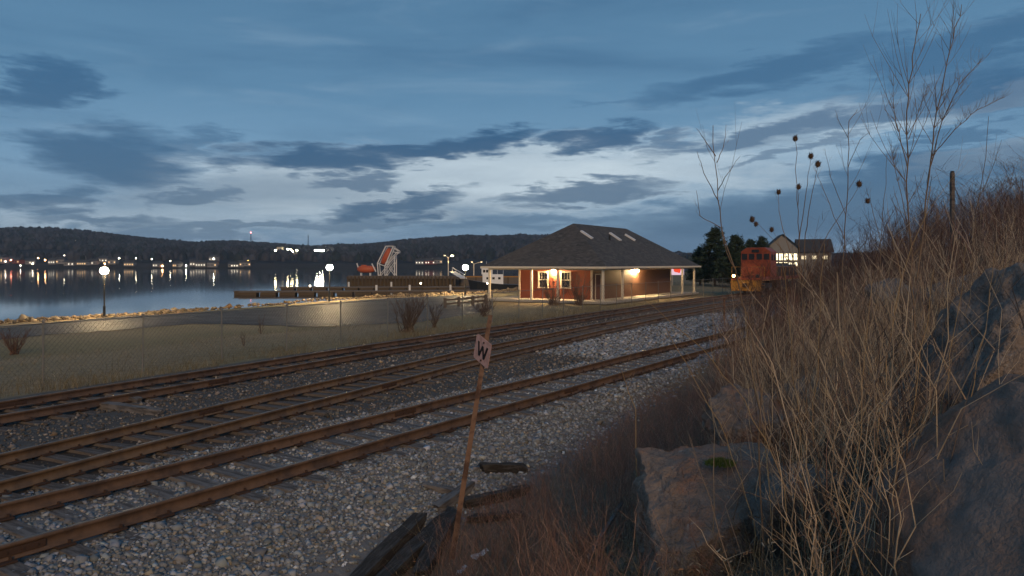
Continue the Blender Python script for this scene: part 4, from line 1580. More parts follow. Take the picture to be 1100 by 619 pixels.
# ------------------------------------------------------------------ single tall weeds that stand out against the sky
def plant(name, label, specs, cat='weed', heads=(), m=M_STALK, col=(0.2, 0.14, 0.095), twig=3, hang=0.0, group='tall dead weeds against the sky'):
    """specs: list of stems, each [(px,py)...], depth, radius. Side twigs sprout from the stems; heads: (px,py,r)"""
    Y0 = specs[0][1]
    gy = specs[0][0][0]
    gx = (gy[0] - CX) / F * Y0
    gzv = float(gz(gx, Y0))
    root = tag(empty(name, (gx, Y0, gzv)), label, cat, group)
    org = Vector((gx, Y0, gzv))
    rnd = random.Random(len(label) * 7 + int(gy[0]))
    for si, (line, Y, rad) in enumerate(specs):
        pts = []
        for i, (px, py) in enumerate(line):
            pts.append(at(px, py, Y + 0.25 * math.sin(i * 1.3 + si) * 0.4) - org)
        if si == 0:
            # carry the main stem down to the soil
            g = Vector((pts[0].x, pts[0].y, -0.05))
            if pts[0].z > 0.02:
                pts = [g] + pts
        # resample with small kinks
        fine = []
        for a, b in zip(pts[:-1], pts[1:]):
            for q in range(4):
                w = q / 4
                p = a.lerp(b, w)
                if q:
                    p += Vector((rnd.gauss(0, 1), rnd.gauss(0, 1), rnd.gauss(0, .4))) * (b - a).length * 0.012
                fine.append(p)
        fine.append(pts[-1])
        n = len(fine)
        rr_ = [rad * 0.58 * (1 - 0.66 * i / (n - 1)) for i in range(n)]
        mb = MB().tube(fine, rr_, 6)
        tw = MB()
        L = sum((fine[i + 1] - fine[i]).length for i in range(n - 1))
        for k in range(twig):
            i = rnd.randint(int(n * 0.35), n - 2)
            d = (fine[i + 1] - fine[i - 1]).normalized()
            side = Vector((rnd.choice((-1, 1)) * rnd.uniform(0.5, 1), rnd.uniform(-.8, .8), 0))
            ln = L * rnd.uniform(0.06, 0.2)
            p = fine[i]
            q = [p]
            dirv = (d * 0.9 + side * 0.7).normalized()
            for s_ in range(4):
                dirv = (dirv + Vector((0, 0, 0.16)) + Vector((rnd.gauss(0, .08), rnd.gauss(0, .08), 0))).normalized()
                q.append(q[-1] + dirv * ln / 4)
            r0 = rr_[i] * 0.55
            tw.tube(q, [r0, r0 * .8, r0 * .65, r0 * .5, r0 * .35], 4)
            for e in range(2):
                j = rnd.randint(1, 3)
                dv = (dirv + Vector((rnd.uniform(-1, 1), rnd.uniform(-1, 1), 0.4))).normalized()
                tw.tube([q[j], q[j] + dv * ln * 0.22, q[j] + dv * ln * 0.4 + Vector((0, 0, ln * .06))], [r0 * .5, r0 * .4, r0 * .25], 3)
        st = mb.build('stem', m, root)
        set_col(st, col, rnd)
        if tw.v:
            tb = tag(tw.build('twigs', m, st), kind='stuff')
            set_col(tb, col, rnd)
    for (px, py, r) in heads:
        Y = Y0
        h = seed_head(r, rnd)
        h.parent = root
        h.location = at(px, py, Y) - org
    return root


def set_col(o, col, rnd):
    me = o.data
    a = me.color_attributes.new('Col', 'FLOAT_COLOR', 'POINT')
    k = rnd.uniform(0.85, 1.15)
    c = np.ones((len(me.vertices), 4), np.float32)
    c[:, :3] = np.array(col) * k
    a.data.foreach_set('color', c.ravel())


def seed_head(r, rnd):
    b = MB()
    r *= 0.84
    b.ball((0, 0, 0), r * 0.66, seg=8, rings=6, sz=1.25)
    for i in range(60):
        z = 1 - 2 * (i + .5) / 60
        a = i * 2.39996 + rnd.uniform(-.3, .3)
        s = math.sqrt(1 - z * z)
        d = Vector((s * math.cos(a), s * math.sin(a), z * 1.2))
        p = d * r * 0.55
        b.tube([p, p + d * r * rnd.uniform(0.25, 0.62) + Vector((rnd.gauss(0, .1) * r, rnd.gauss(0, .1) * r, r * rnd.uniform(0, .25)))], [r * 0.11, r * 0.03], 3, cap=False)
    return b.build('seed_head', M_SEED)


DY = 4.0
plant('forked_weed', 'bare forked weed rising left of the conifers against the sky',
      [([(818, 420), (806, 352), (792, 300), (778, 262), (771, 214), (766, 135)], DY, 0.0085),
       ([(793, 305), (775, 245), (752, 232), (748, 205)], DY, 0.005), ([(772, 216), (756, 186), (749, 163)], DY, 0.0045),
       ([(771, 205), (779, 190), (795, 168)], DY, 0.0045), ([(769, 168), (758, 152), (748, 138)], DY, 0.004), ([(770, 175), (777, 158), (780, 134)], DY, 0.004)], twig=2)
plant('teasel_weed', 'dead weed with round brown seed heads against the sky in front of the white house',
      [([(866, 420), (862, 330), (858, 262), (856, 215), (854, 148)], 4.6, 0.007), ([(862, 330), (865, 252), (871, 215), (879, 178)], 4.6, 0.006),
       ([(858, 262), (866, 206), (871, 170)], 4.6, 0.005), ([(857, 222), (858, 200)], 4.6, 0.004), ([(860, 300), (846, 262), (838, 232), (836, 208)], 4.6, 0.005),
       ([(852, 285), (835, 262), (812, 238)], 4.6, 0.004), ([(858, 295), (842, 274), (830, 248)], 4.6, 0.004), ([(862, 310), (890, 250), (923, 200)], 4.6, 0.005)],
      heads=((854.5, 149, 0.024), (871, 168, 0.024), (878.5, 176.5, 0.027), (858, 201, 0.022), (836.5, 206.5, 0.021), (808, 236, 0.024), (812, 241, 0.02), (829, 247, 0.02), (923, 198, 0.026), (932, 216, 0.022)), twig=1)
plant('bare_sapling', 'slim branching weed between the seed heads and the tallest shrub',
      [([(905, 430), (906, 300), (907, 250), (911, 190), (912, 130), (921, 118)], 5.0, 0.008), ([(908, 230), (892, 190), (886, 160)], 5.0, 0.004),
       ([(911, 180), (924, 150), (934, 142)], 5.0, 0.004), ([(912, 150), (901, 130), (897, 118)], 5.0, 0.0035), ([(908, 260), (885, 205), (874, 178)], 5.0, 0.004)], twig=4)
plant('tall_bare_shrub', 'tallest bare shrub reaching near the top of the picture',
      [([(985, 470), (982, 330), (975, 220), (974, 120), (980, 60), (989, 15)], 4.4, 0.010), ([(985, 300), (998, 190), (1006, 120), (1020, 55), (1033, 5)], 4.4, 0.008),
       ([(996, 200), (1012, 130), (1030, 92), (1056, 62)], 4.4, 0.006), ([(1000, 170), (1025, 140), (1050, 118), (1080, 104)], 4.4, 0.005),
       ([(975, 180), (962, 130), (960, 80)], 4.4, 0.005), ([(976, 150), (990, 110), (998, 90)], 4.4, 0.004), ([(975, 240), (961, 180), (957, 150)], 4.4, 0.004)], twig=30)
plant('bare_sapling', 'thin upright weed standing against the bramble hedge at the right',
      [([(1040, 420), (1044, 280), (1052, 210), (1062, 125)], 5.5, 0.008), ([(1050, 220), (1066, 180), (1076, 150)], 5.5, 0.004)], twig=5)
plant('thin_weed', 'thin twiggy weed just right of the seed heads', [([(946, 420), (944, 300), (948, 230), (953, 165)], 5.2, 0.006), ([(946, 260), (936, 220), (930, 200)], 5.2, 0.004)], twig=5)
# pale straight stalks in the foreground
fg = [([(938, 610), (945, 440), (962, 330), (1000, 200)], 3.6, 0.008), ([(868, 610), (860, 470), (846, 330), (838, 265)], 3.8, 0.007), ([(905, 600), (925, 420), (937, 300)], 3.4, 0.006),
      ([(842, 520), (800, 430), (755, 375), (690, 320)], 3.6, 0.006), ([(885, 590), (873, 460), (880, 350), (886, 262)], 3.9, 0.007), ([(968, 600), (975, 470), (996, 350), (1003, 290)], 3.3, 0.007),
      ([(810, 560), (780, 470), (742, 400), (715, 352)], 4.2, 0.006), ([(830, 600), (822, 480), (808, 400), (800, 330)], 4.0, 0.006), ([(1000, 560), (1012, 430), (1030, 330), (1038, 262)], 3.7, 0.006),
      ([(683, 440), (674, 418), (668, 398)], 6.0, 0.008), ([(1055, 560), (1040, 440), (1062, 330), (1070, 260)], 4.0, 0.006)]
fl = ['long pale stalk leaning right above the low dark rock', 'pale upright stalk below the seed heads', 'slim straight stalk right of centre in the brush', 'pale stalk leaning far left over the near track',
      'straight straw coloured stalk in front of the locomotive', 'stout straw stalk left of the smooth boulder', 'pale stalk leaning left, just below the longest leaning one', 'thin stalk in front of the dark weathered rock',
      'straw stalk crossing in front of the pale rocks', 'short broken stub of a stalk below the near track', 'stalk growing beside the grey slab']
for s_, l_ in zip(fg, fl):
    plant('dry_stalk', l_, [s_], twig=3, col=(0.34, 0.235, 0.125), group='pale stalks in the foreground')

# ------------------------------------------------------------------ bare bushes by the fence
def bush(label, px, py, ytop, wpx, n=26, col=(0.12, 0.085, 0.065), seed=0):
    b = P(px, py)
    H_ = (py - ytop) / F * b[1]
    W_ = wpx / F * b[1]
    root = tag(empty('bare_bush', tuple(b)), label, 'bush', 'bare bushes along the fence')
    rnd = random.Random(seed + 5)
    mb, tw = MB(), MB()
    for i in range(n):
        a = rnd.uniform(0, 6.28)
        q = [Vector((rnd.gauss(0, .09), rnd.gauss(0, .09), -0.05)) * W_]
        d = Vector((math.cos(a) * W_ * 0.5 * rnd.uniform(.2, 1), math.sin(a) * W_ * 0.5 * rnd.uniform(.2, 1), H_ * rnd.uniform(.6, 1)))
        for s_ in range(1, 5):
            q.append(Vector((d.x * (s_ / 4) ** 0.7, d.y * (s_ / 4) ** 0.7, d.z * s_ / 4)) + Vector((rnd.gauss(0, .04), rnd.gauss(0, .04), 0)) * H_)
        r0 = 0.018 * H_ / 1.5 + 0.006
        mb.tube(q, [r0, r0 * .8, r0 * .6, r0 * .45, r0 * .25], 4)
        for e in range(9):
            j = rnd.randint(1, 4)
            dv = (d.normalized() + Vector((rnd.uniform(-1, 1), rnd.uniform(-1, 1), rnd.uniform(-.2, .6)))).normalized()
            L = H_ * rnd.uniform(.12, .3)
            p1 = q[j] + dv * L * .5
            p2 = p1 + (dv + Vector((0, 0, .3))).normalized() * L * .5
            tw.tube([q[j], p1, p2], [r0 * .4, r0 * .3, r0 * .2], 3)
    o = mb.build('stems', M_STALK, root); set_col(o, col, rnd)
    o2 = tag(tw.build('twigs', M_STALK, root), kind='stuff'); set_col(o2, col, rnd)


bush('round bare bush by the fence in front of the car park', 437, 357, 317, 46, 34, seed=1)
bush('small bare bush right of the round one by the fence', 466, 352, 328, 20, 14, seed=2)
bush('bare bush in front of the station windows, left of two', 595, 328, 297, 40, 26, seed=3)
bush('bare bush in front of the station, right of two', 622, 328, 296, 34, 24, seed=4)
bush('reddish bare bush behind the fence at the left edge', 16, 381, 356, 34, 30, (0.15, 0.085, 0.06), seed=5)
bush('low dark bush beside the fence left of the station', 520, 340, 318, 30, 22, seed=6)
bush('tiny sapling on the grass below the car park, right of two', 281, 359, 341, 12, 6, seed=7)
bush('tiny sapling on the grass below the car park, left of two', 262, 372, 358, 8, 5, seed=8)

# rusty marker post near the end of the siding
pm = P(778, 345)
po = tag(empty('marker_post', tuple(pm)), 'short rusty switch post beside the middle track', 'post')
MB().box((0, 0, 0.55), (0.09, 0.09, 1.3)).build('shaft', M_POST, po)
MB().box((0, 0, 1.24), (0.2, 0.16, 0.1)).build('cap', M_POST, po)
pm = at(1023, 200, 16)
po = tag(empty('fence_stake', (pm.x, pm.y, float(gz(pm.x, pm.y)))), 'dark wooden stake rising above the bramble hedge', 'post')
hh = CAMZ + (HY - 186) / F * 16 - float(gz(pm.x, pm.y))
MB().box((0, 0, hh / 2 - 0.1), (0.07, 0.07, hh + 0.2)).build('shaft', M_TIE, po)
MB().box((0, 0, hh + 0.02), (0.055, 0.055, 0.045)).build('worn_top', M_TIMBER, po)

# ------------------------------------------------------------------ timber barrier beside the station
def barrier(label, pa, pb, n):
    a, b = P(*pa), P(*pb)
    root = tag(empty('timber_barrier', tuple(a)), label, 'barrier', 'timber barriers of the car park')
    d = Vector(b) - Vector(a)
    for i in range(n):
        p = d * (i / (n - 1))
        MB().box((p.x, p.y, p.z + 0.35), (0.2, 0.2, 0.9), rz=0.4).build('post', M_DOCK, root)
    for z in (0.3, 0.62):
        MB().beam(Vector((0, 0.13, z)), d + Vector((0, 0.13, z)), 0.06, 0.16).build('rail', M_DOCK, root)


barrier('low timber rail fence at the car park end, left of the station', (478, 331), (522, 327), 4)

# ------------------------------------------------------------------ locomotive
def locomotive():
    t0 = 73.0
    x, y = xy(t0, float(n3(t0)))
    x2, y2 = xy(t0 + 12, float(n3(t0 + 12)))
    root = tag(empty('locomotive', (x, y, 0), math.atan2(y2 - y, x2 - x)), 'orange diesel locomotive half hidden behind the dry brush', 'locomotive')
    W_ = 3.0

    def bx(nm, c, s, m, par=root, bev=0.03):
        return MB().box(c, s).build(nm, m, par, bevel=bev)
    bx('deck', (8.6, 0, 1.45), (17.0, W_, 0.28), M_LOCO)
    st = bx('deck_stripe', (8.6, 0, 1.28), (16.9, W_ + 0.03, 0.09), M_YEL)
    pil = MB().prism([(-1.4, 0.25), (1.4, 0.25), (1.5, 1.22), (-1.5, 1.22)], -0.05, 0.25).build('pilot', M_YEL, root)
    bx('coupler', (-0.35, 0, 0.85), (0.6, 0.3, 0.35), M_IRON, root)
    no = MB().prism([(-0.95, 1.6), (0.95, 1.6), (0.95, 2.35), (0.7, 2.55), (-0.7, 2.55), (-0.95, 2.35)], 1.4, 3.2).build('short_hood', M_LOCO, root, bevel=0.05)
    cab = MB().prism([(-1.48, 1.6), (1.48, 1.6), (1.48, 4.15), (0.9, 4.55), (-0.9, 4.55), (-1.48, 4.15)], 3.2, 5.4).build('cab', M_LOCO, root, bevel=0.05)
    for yy in (-1.1, -0.38, 0.38, 1.1):
        w = bx('window', (3.185, yy, 3.62), (0.03, 0.54, 0.6), M_DARK, cab, 0)
        # pane lies in front of the frame
    for sd in (-1, 1):
        for xx in (3.8, 4.7):
            bx('side_window', (xx, sd * 1.485, 3.55), (0.6, 0.03, 0.6), M_GLASS, cab, 0)
    lh = MB().prism([(-0.95, 1.6), (0.95, 1.6), (0.95, 2.6), (0.6, 2.85), (-0.6, 2.85), (-0.95, 2.6)], 5.4, 16.2).build('long_hood', M_LOCOB, root, bevel=0.04)
    bx('hood_stripe', (10.8, -0.965, 2.42), (10.4, 0.02, 0.3), M_LOCO, lh, 0)
    for k in range(9):
        bx('hood_door', (6.2 + k * 1.1, -0.985, 2.1), (0.9, 0.03, 0.9), M_LOCOB, lh, 0.01)
    for k in (7.5, 11, 14):
        MB().tube([(k, 0, 2.8), (k, 0, 3.0)], 0.5, 12).build('fan', M_DARK, lh)
    # handrails
    for sd in (-1, 1):
        for k in [0.15, 1.3] + [5.8 + 1.7 * i for i in range(7)]:
            MB().tube([(k, sd * 1.42, 1.58), (k, sd * 1.42, 2.62)], 0.03, 6).build('stanchion', M_YEL, root)
        MB().tube([(5.6, sd * 1.42, 2.6), (16.4, sd * 1.42, 2.6)], 0.025, 6).build('handrail', M_YEL, root)
        MB().tube([(0.15, sd * 1.42, 2.6), (1.4, sd * 1.42, 2.6)], 0.025, 6).build('handrail', M_YEL, root)
        for z in (0.45, 0.8, 1.1):
            bx('step', (0.55, sd * 1.42, z), (0.7, 0.3, 0.05), M_YEL, root, 0)
    MB().tube([(0.15, -1.42, 2.6), (0.15, -0.5, 2.6), (0.15, -0.5, 1.6)], 0.025, 6).build('handrail', M_YEL, root)
    MB().tube([(0.15, 1.42, 2.6), (0.15, 0.5, 2.6), (0.15, 0.5, 1.6)], 0.025, 6).build('handrail', M_YEL, root)
    # lights: one ditch light is lit
    for sd, mm in ((-1, M_GLASS), (1, glow('ditch_glow', (1.0, 0.5, 0.12), 60))):
        h = MB().tube([(0.1, sd * 1.15, 1.72), (-0.1, sd * 1.15, 1.72)], 0.17, 12).build('headlight', M_DARK, root)
        MB().tube([(-0.1, sd * 1.15, 1.72), (-0.115, sd * 1.15, 1.72)], 0.13, 12).build('lens', mm, h)
    MB().box((3.16, 0, 4.2), (0.1, 0.7, 0.28)).build('number_board', M_DARK, cab)
    bx('fuel_tank', (8.6, 0, 0.85), (4.6, 2.5, 0.8), M_LOCOB)
    for k in (3.4, 13.6):
        bo = bx('bogie', (k, 0, 0.72), (3.6, 2.2, 0.5), M_LOCOB)
        for q in (-1.3, 0, 1.3):
            for sd in (-1, 1):
                MB().tube([(k + q, sd * 0.68, 0.5), (k + q, sd * 0.82, 0.5)], 0.5, 16).build('wheel', M_IRON, bo)


locomotive()

# ------------------------------------------------------------------ conifers
def conifer(label, px, pytop, Y, spread, seed):
    x = (px - CX) / F * Y
    z0 = float(gz(x, Y))
    H_ = CAMZ + (HY - pytop) / F * Y - z0
    root = tag(empty('conifer', (x, Y, z0)), label, 'tree', 'evergreens beyond the station')
    rnd = random.Random(seed)
    tr = MB().tube([(0, 0, -0.3), (0.05, 0, H_ * .5), (0, 0.05, H_ * .97)], [0.2, 0.12, 0.02], 8).build('trunk', M_BARK, root)
    lb = MB()
    pts = []
    for i in range(90):
        h = H_ * (0.06 + 0.92 * i / 89)
        r = spread * (1 - (h / H_)) ** 0.75 * rnd.uniform(0.55, 1.15) + 0.12
        a = i * 2.39996 + rnd.uniform(-.4, .4)
        d = Vector((math.cos(a), math.sin(a), rnd.uniform(0.05, 0.35)))
        e = Vector((0, 0, h)) + d * r
        lb.tube([(0, 0, h), tuple(Vector((0, 0, h)) + d * r * .5 - Vector((0, 0, .05))), tuple(e)], [0.035, 0.022, 0.008], 4)
        for q in range(int(5 + r * 6)):
            w = rnd.uniform(0.25, 1.05)
            p = Vector((0, 0, h)) + d * r * w + Vector((rnd.gauss(0, .22), rnd.gauss(0, .22), rnd.gauss(0, .13)))
            pts.append(p)
    lb.build('limbs', M_BARK, root)
    pts = np.array([tuple(p) for p in pts])
    K = 16
    N = len(pts)
    base = np.repeat(pts, K, 0) + rng.normal(0, 0.10, (N * K, 3))
    dirs = rng.normal(0, 1, (N * K, 3)); dirs[:, 2] = dirs[:, 2] * 0.6 + 0.35
    dirs /= np.linalg.norm(dirs, axis=1)[:, None]
    L = rng.uniform(0.16, 0.36, N * K)[:, None]
    sd = np.cross(dirs, rng.normal(0, 1, (N * K, 3))); sd /= np.linalg.norm(sd, axis=1)[:, None]
    v = np.stack([base - sd * .035, base + sd * .035, base + dirs * L + sd * .02, base + dirs * L - sd * .02], 1)
    f = np.arange(N * K * 4).reshape(-1, 4)
    c = np.repeat(np.array((0.028, 0.046, 0.028))[None] * np.exp(rng.normal(0, .35, N))[:, None], K * 4, 0)
    npmesh('crown', v.reshape(-1, 3), f, M_NEEDLE, c, parent=root)


conifer('tallest dark pine right of the station roof', 768, 245, 112, 4.4, 1)
conifer('dark pine directly left of the locomotive cab', 790, 254, 104, 3.8, 2)
conifer('low dark pine behind the locomotive cab', 818, 255, 125, 3.0, 3)
conifer('short spruce between the station eaves and the tallest pine', 752, 268, 118, 2.6, 4)
conifer('evergreen showing behind the white house gable', 806, 258, 132, 3.2, 5)

# ------------------------------------------------------------------ white house behind the locomotive
def lit_house():
    Y = 150.0
    k = Y / F
    x = (841 - CX) * k
    z0 = float(gz(x, Y))
    root = tag(empty('white_house', (x, Y, z0), R(-14)), 'white gabled house with brightly lit lower windows behind the locomotive', 'house')
    w = 30 * k
    ze, zr_ = CAMZ + (HY - 265) * k - z0, CAMZ + (HY - 252) * k - z0
    MB().prism([(-0.0, 0), (9, 0), (9, ze), (0, ze)], -w / 2, w / 2).build('wall', M_HWALL, root)
    MB().add([(-w / 2, -0.02, ze), (w / 2, -0.02, ze), (0, -0.02, zr_), (-w / 2, 0.1, ze), (w / 2, 0.1, ze), (0, 0.1, zr_)], [(0, 1, 2), (5, 4, 3), (0, 3, 4, 1), (1, 4, 5, 2), (2, 5, 3, 0)]).build('gable', M_HWALL, root)
    e = 0.45
    dz = (zr_ - ze) / (w / 2) * e
    rf = MB()
    for s in (-1, 1):
        rf.add([(0, -.5, zr_ + .12), (s * (w / 2 + e), -.5, ze - dz + .12), (s * (w / 2 + e), 9.5, ze - dz + .12), (0, 9.5, zr_ + .12),
                (0, -.5, zr_ + .0), (s * (w / 2 + e), -.5, ze - dz), (s * (w / 2 + e), 9.5, ze - dz), (0, 9.5, zr_)],
               [(0, 1, 2, 3), (7, 6, 5, 4), (0, 4, 5, 1), (1, 5, 6, 2), (2, 6, 7, 3)])
    rf.build('roof', M_HROOF, root)
    # lower wing to the right with a dark roof
    MB().box((w / 2 + 3.2, 4.4, (ze - 1.2) / 2), (6.4, 7.5, ze - 1.2)).build('wing', M_HWALL, root)
    MB().prism([(0.2, ze - 1.2), (8.6, ze - 1.2), (4.4, ze + 1.6)], w / 2, w / 2 + 6.9).build('wing_roof', M_HROOF, root)
    G = glow('porch_light', (1.0, 0.84, 0.52), 2.6)
    for r_ in range(2):
        for i in range(5):
            wx = -w / 2 + 1.5 + i * (w - 1.0) / 5
            f = MB().box((wx, -0.06, 2.9 + r_ * 1.75), (0.78, 0.08, 1.5)).build('window', M_HWALL, root)
            for (a, b_) in ((-1, -1), (1, -1), (-1, 1), (1, 1)):
                MB().box((wx + a * 0.175, -0.105, 2.9 + r_ * 1.75 + b_ * 0.34), (0.29, 0.02, 0.6)).build('pane', G, f)
    for i in range(3):
        wx = w / 2 + 1.2 + i * 2.0
        f = MB().box((wx, 0.58, ze - 2.2), (1.1, 0.12, 0.9)).build('window', M_HWALL, root)
        MB().box((wx, 0.5, ze - 2.2), (0.9, 0.03, 0.7)).build('pane', glow('wing_light', (1.0, 0.8, 0.5), 0.8), f)
    return root


lit_house()


def sign_board():
    Y = 112.0
    k = Y / F
    a = at(727.5, 290, Y)
    z0 = float(gz(a.x, Y))
    root = tag(empty('lit_signboard', (a.x, Y, z0)), 'red and white lit board seen under the right end of the station veranda', 'signboard')
    zc = a.z - z0
    MB().box((0, 0, zc), (14 * k, 0.25, 11 * k)).build('panel', glow('sign_white', (0.85, 0.6, 0.72), 0.75), root)
    MB().add([(-3.5 * k, -.14, zc - 2 * k), (2.5 * k, -.14, zc - 3.5 * k), (4 * k, -.14, zc + 1.5 * k), (-1 * k, -.14, zc + 3.0 * k), (-4.5 * k, -.14, zc + 1.5 * k),
              (-3.5 * k, -.1, zc - 2 * k), (2.5 * k, -.1, zc - 3.5 * k), (4 * k, -.1, zc + 1.5 * k), (-1 * k, -.1, zc + 3.0 * k), (-4.5 * k, -.1, zc + 1.5 * k)],
             [(0, 1, 2, 3, 4), (9, 8, 7, 6, 5)] + [(i, i + 5, (i + 1) % 5 + 5, (i + 1) % 5) for i in range(5)]).build('red_patch', glow('sign_red', (0.8, 0.07, 0.03), 0.9), root)
    for s in (-1, 1):
        MB().box((s * 5 * k, 0.2, (zc - 5 * k) / 2), (0.15, 0.15, zc - 4 * k)).build('post', M_GALV, root)


sign_board()

# ------------------------------------------------------------------ harbour: wharf, floating docks, boats
def on_water(px, py):
    Y = (CAMZ - WATER) * F / (py - HY)
    return (px - CX) / F * Y, Y


def wharf():
    (xa, ya), (xb, yb) = on_water(373, 308), on_water(490, 308.5)
    root = tag(empty('wharf', (xa, ya, WATER)), 'timber wharf on rows of piles carrying the white launch frame', 'wharf')
    d = Vector((xb - xa, yb - ya, 0))
    L = d.length
    root.rotation_euler = (0, 0, math.atan2(d.y, d.x))
    zt = 2.3
    MB().box((L / 2, 5, zt - 0.15), (L, 10, 0.3)).build('deck', M_DOCK, root)
    MB().box((L / 2, -0.12, zt - 0.2), (L + .2, 0.3, 0.42)).build('fender_beam', M_DOCK, root)
    MB().box((L / 2, -0.05, zt + 0.2), (L - 0.4, 0.28, 0.26)).build('kerb_beam', M_DOCK, root)
    n = 30
    pile = None
    for i in range(n):
        if pile is None:
            pile = MB().tube([(0, 0, -1.5), (0, 0, zt + 0.15)], 0.21, 8).build('pile', M_PILE, root)
            o = pile
        else:
            o = pile.copy(); COL.objects.link(o)
        o.location = (0.3 + i * (L - .6) / (n - 1), -0.45, 0)
    MB().box((L / 2, 0.5, zt / 2 - 0.6), (L - 0.4, 0.2, zt + 0.4)).build('plank_wall', M_PILE, root)
    return root


wharf()


def floating_dock(label, p0, p1, w, h, posts):
    a, b = on_water(*p0), on_water(*p1)
    d = Vector((b[0] - a[0], b[1] - a[1], 0))
    root = tag(empty('floating_dock', (a[0], a[1], WATER), math.atan2(d.y, d.x)), label, 'dock', 'floating docks in the harbour')
    L = d.length
    MB().box((L / 2, w / 2, h * .75), (L, w, h * .35)).build('deck', M_DOCK, root)
    n = max(4, int(L / 3.2))
    fl = None
    for i in range(n):
        q = MB().box((0, w / 2, h * .18), (L / n * 0.82, w * .92, h * .76)).build('float', M_PILE, root) if fl is None else fl.copy()
        if fl is None:
            fl = q
        else:
            COL.objects.link(q)
        q.location = ((i + .5) * L / n, random.uniform(-.06, .06), random.uniform(-.05, .03))
    for px in posts:
        k = (px - CX) / F
        s = (k * a[1] - a[0]) / (d.x / L - k * d.y / L)
        MB().box((s, w * .3, h + .42), (0.34, 0.34, 1.0)).build('pedestal', M_WSTEEL, root)
    return root


floating_dock('nearer floating dock lying low across the harbour', (256, 317.2), (520, 316), 2.6, 0.75, (404, 440, 484))
floating_dock('farther floating dock just below the wharf piles', (300, 312), (520, 311.5), 2.6, 0.75, (374, 420))
dk = tag(empty('dock_float', (*on_water(258, 316.5), WATER)), 'small separate float off the left end of the nearer dock', 'dock')
MB().box((0, 0, .25), (1.6, 1.6, .6)).build('float', M_PILE, dk)
MB().box((0, 0, .62), (1.8, 1.8, .12)).build('deck', M_DOCK, dk)


def small_lamp(name, label, p, h, r, m, cat='lamp', group='small lights about the harbour', pole=M_POLE, pr=0.06):
    root = tag(empty(name, tuple(p)), label, cat, group)
    MB().tube([(0, 0, -0.3), (0, 0, h - r)], pr, 6).build('pole', pole, root)
    MB().ball((0, 0, h), r, seg=8, rings=6).build('bulb', m, root)
    return root


_x, _y = on_water(333, 314)
small_lamp('dock_lamp', 'small white light on the floating dock left of the middle lamp', (_x, _y, WATER + .6), (314 - 307.3) / F * _y - .6, 0.16, glow('dock_glow', (1, .85, .6), 12))
_x, _y = on_water(452, 314)
small_lamp('dock_lamp', 'small white light on the dock in front of the wharf piles', (_x, _y, WATER + .6), (314 - 304.5) / F * _y - .6, 0.16, glow('dock_glow', (1, .85, .6), 12))
_x, _y = on_water(523.5, 315)
small_lamp('dock_lamp', 'small white light beside the left veranda post of the station', (_x, _y, WATER + .6), (315 - 304.5) / F * _y - .6, 0.14, glow('dock_glow', (1, .85, .6), 12))


def lifeboat(parent=None):
    """enclosed orange lifeboat, 7 m long, along x"""
    prof = []
    n, k = 13, 14
    vs, fs = [], []
    for i in range(n):
        u = -1 + 2 * i / (n - 1)
        w = max(0.04, (1 - abs(u) ** 2.6)) ** 0.6
        for j in range(k):
            a = 2 * math.pi * j / k
            c, s = math.cos(a), math.sin(a)
            yy = 1.15 * w * (abs(c) ** 0.8) * (1 if c > 0 else -1)
            zz = (1.05 if s > 0 else 0.95) * (0.35 + 0.65 * w) * (abs(s) ** 0.9) * (1 if s > 0 else -1)
            vs.append((u * 3.6, yy, zz + 0.12 * u * u))
    for i in range(n - 1):
        for j in range(k):
            j2 = (j + 1) % k
            fs.append((i * k + j, (i + 1) * k + j, (i + 1) * k + j2, i * k + j2))
    fs += [tuple(range(k)), tuple(range((n - 1) * k, n * k))[::-1]]
    b = MB().add(vs, fs)
    return b.build('hull', M_ORANGE, parent, smooth=True)


def wharf_point(px, Y, dz=0.0):
    return Vector(((px - CX) / F * Y, Y, WATER + 2.3 + dz))


# lifeboat resting on the wharf
YB = 182.0
p = wharf_point(393.5, YB)
lb_ = tag(empty('lifeboat', tuple(p), R(4)), 'orange enclosed lifeboat resting on the wharf, left of the launch frame', 'lifeboat', 'orange lifeboats')
h_ = lifeboat(lb_)
h_.location = (0, 0, 1.75)
h_.scale = (0.62, 0.9, 0.9)
MB().box((-0.6, 0, 2.62), (1.2, 1.0, 0.5)).build('conning_hatch', M_ORANGE, lb_, bevel=0.1)
for xx in (-1.2, 1.0):
    MB().box((xx, 0, 0.45), (0.3, 1.8, 0.9)).build('cradle', M_WSTEEL, lb_)
MB().beam((1.4, -0.6, 3.2), (2.4, -0.6, 1.2), 0.25, 0.25).build('davit_arm', M_WSTEEL, lb_)
MB().beam((-2.2, -0.6, 3.3), (-1.9, -0.6, 2.3), 0.25, 0.25).build('davit_arm', M_WSTEEL, lb_)


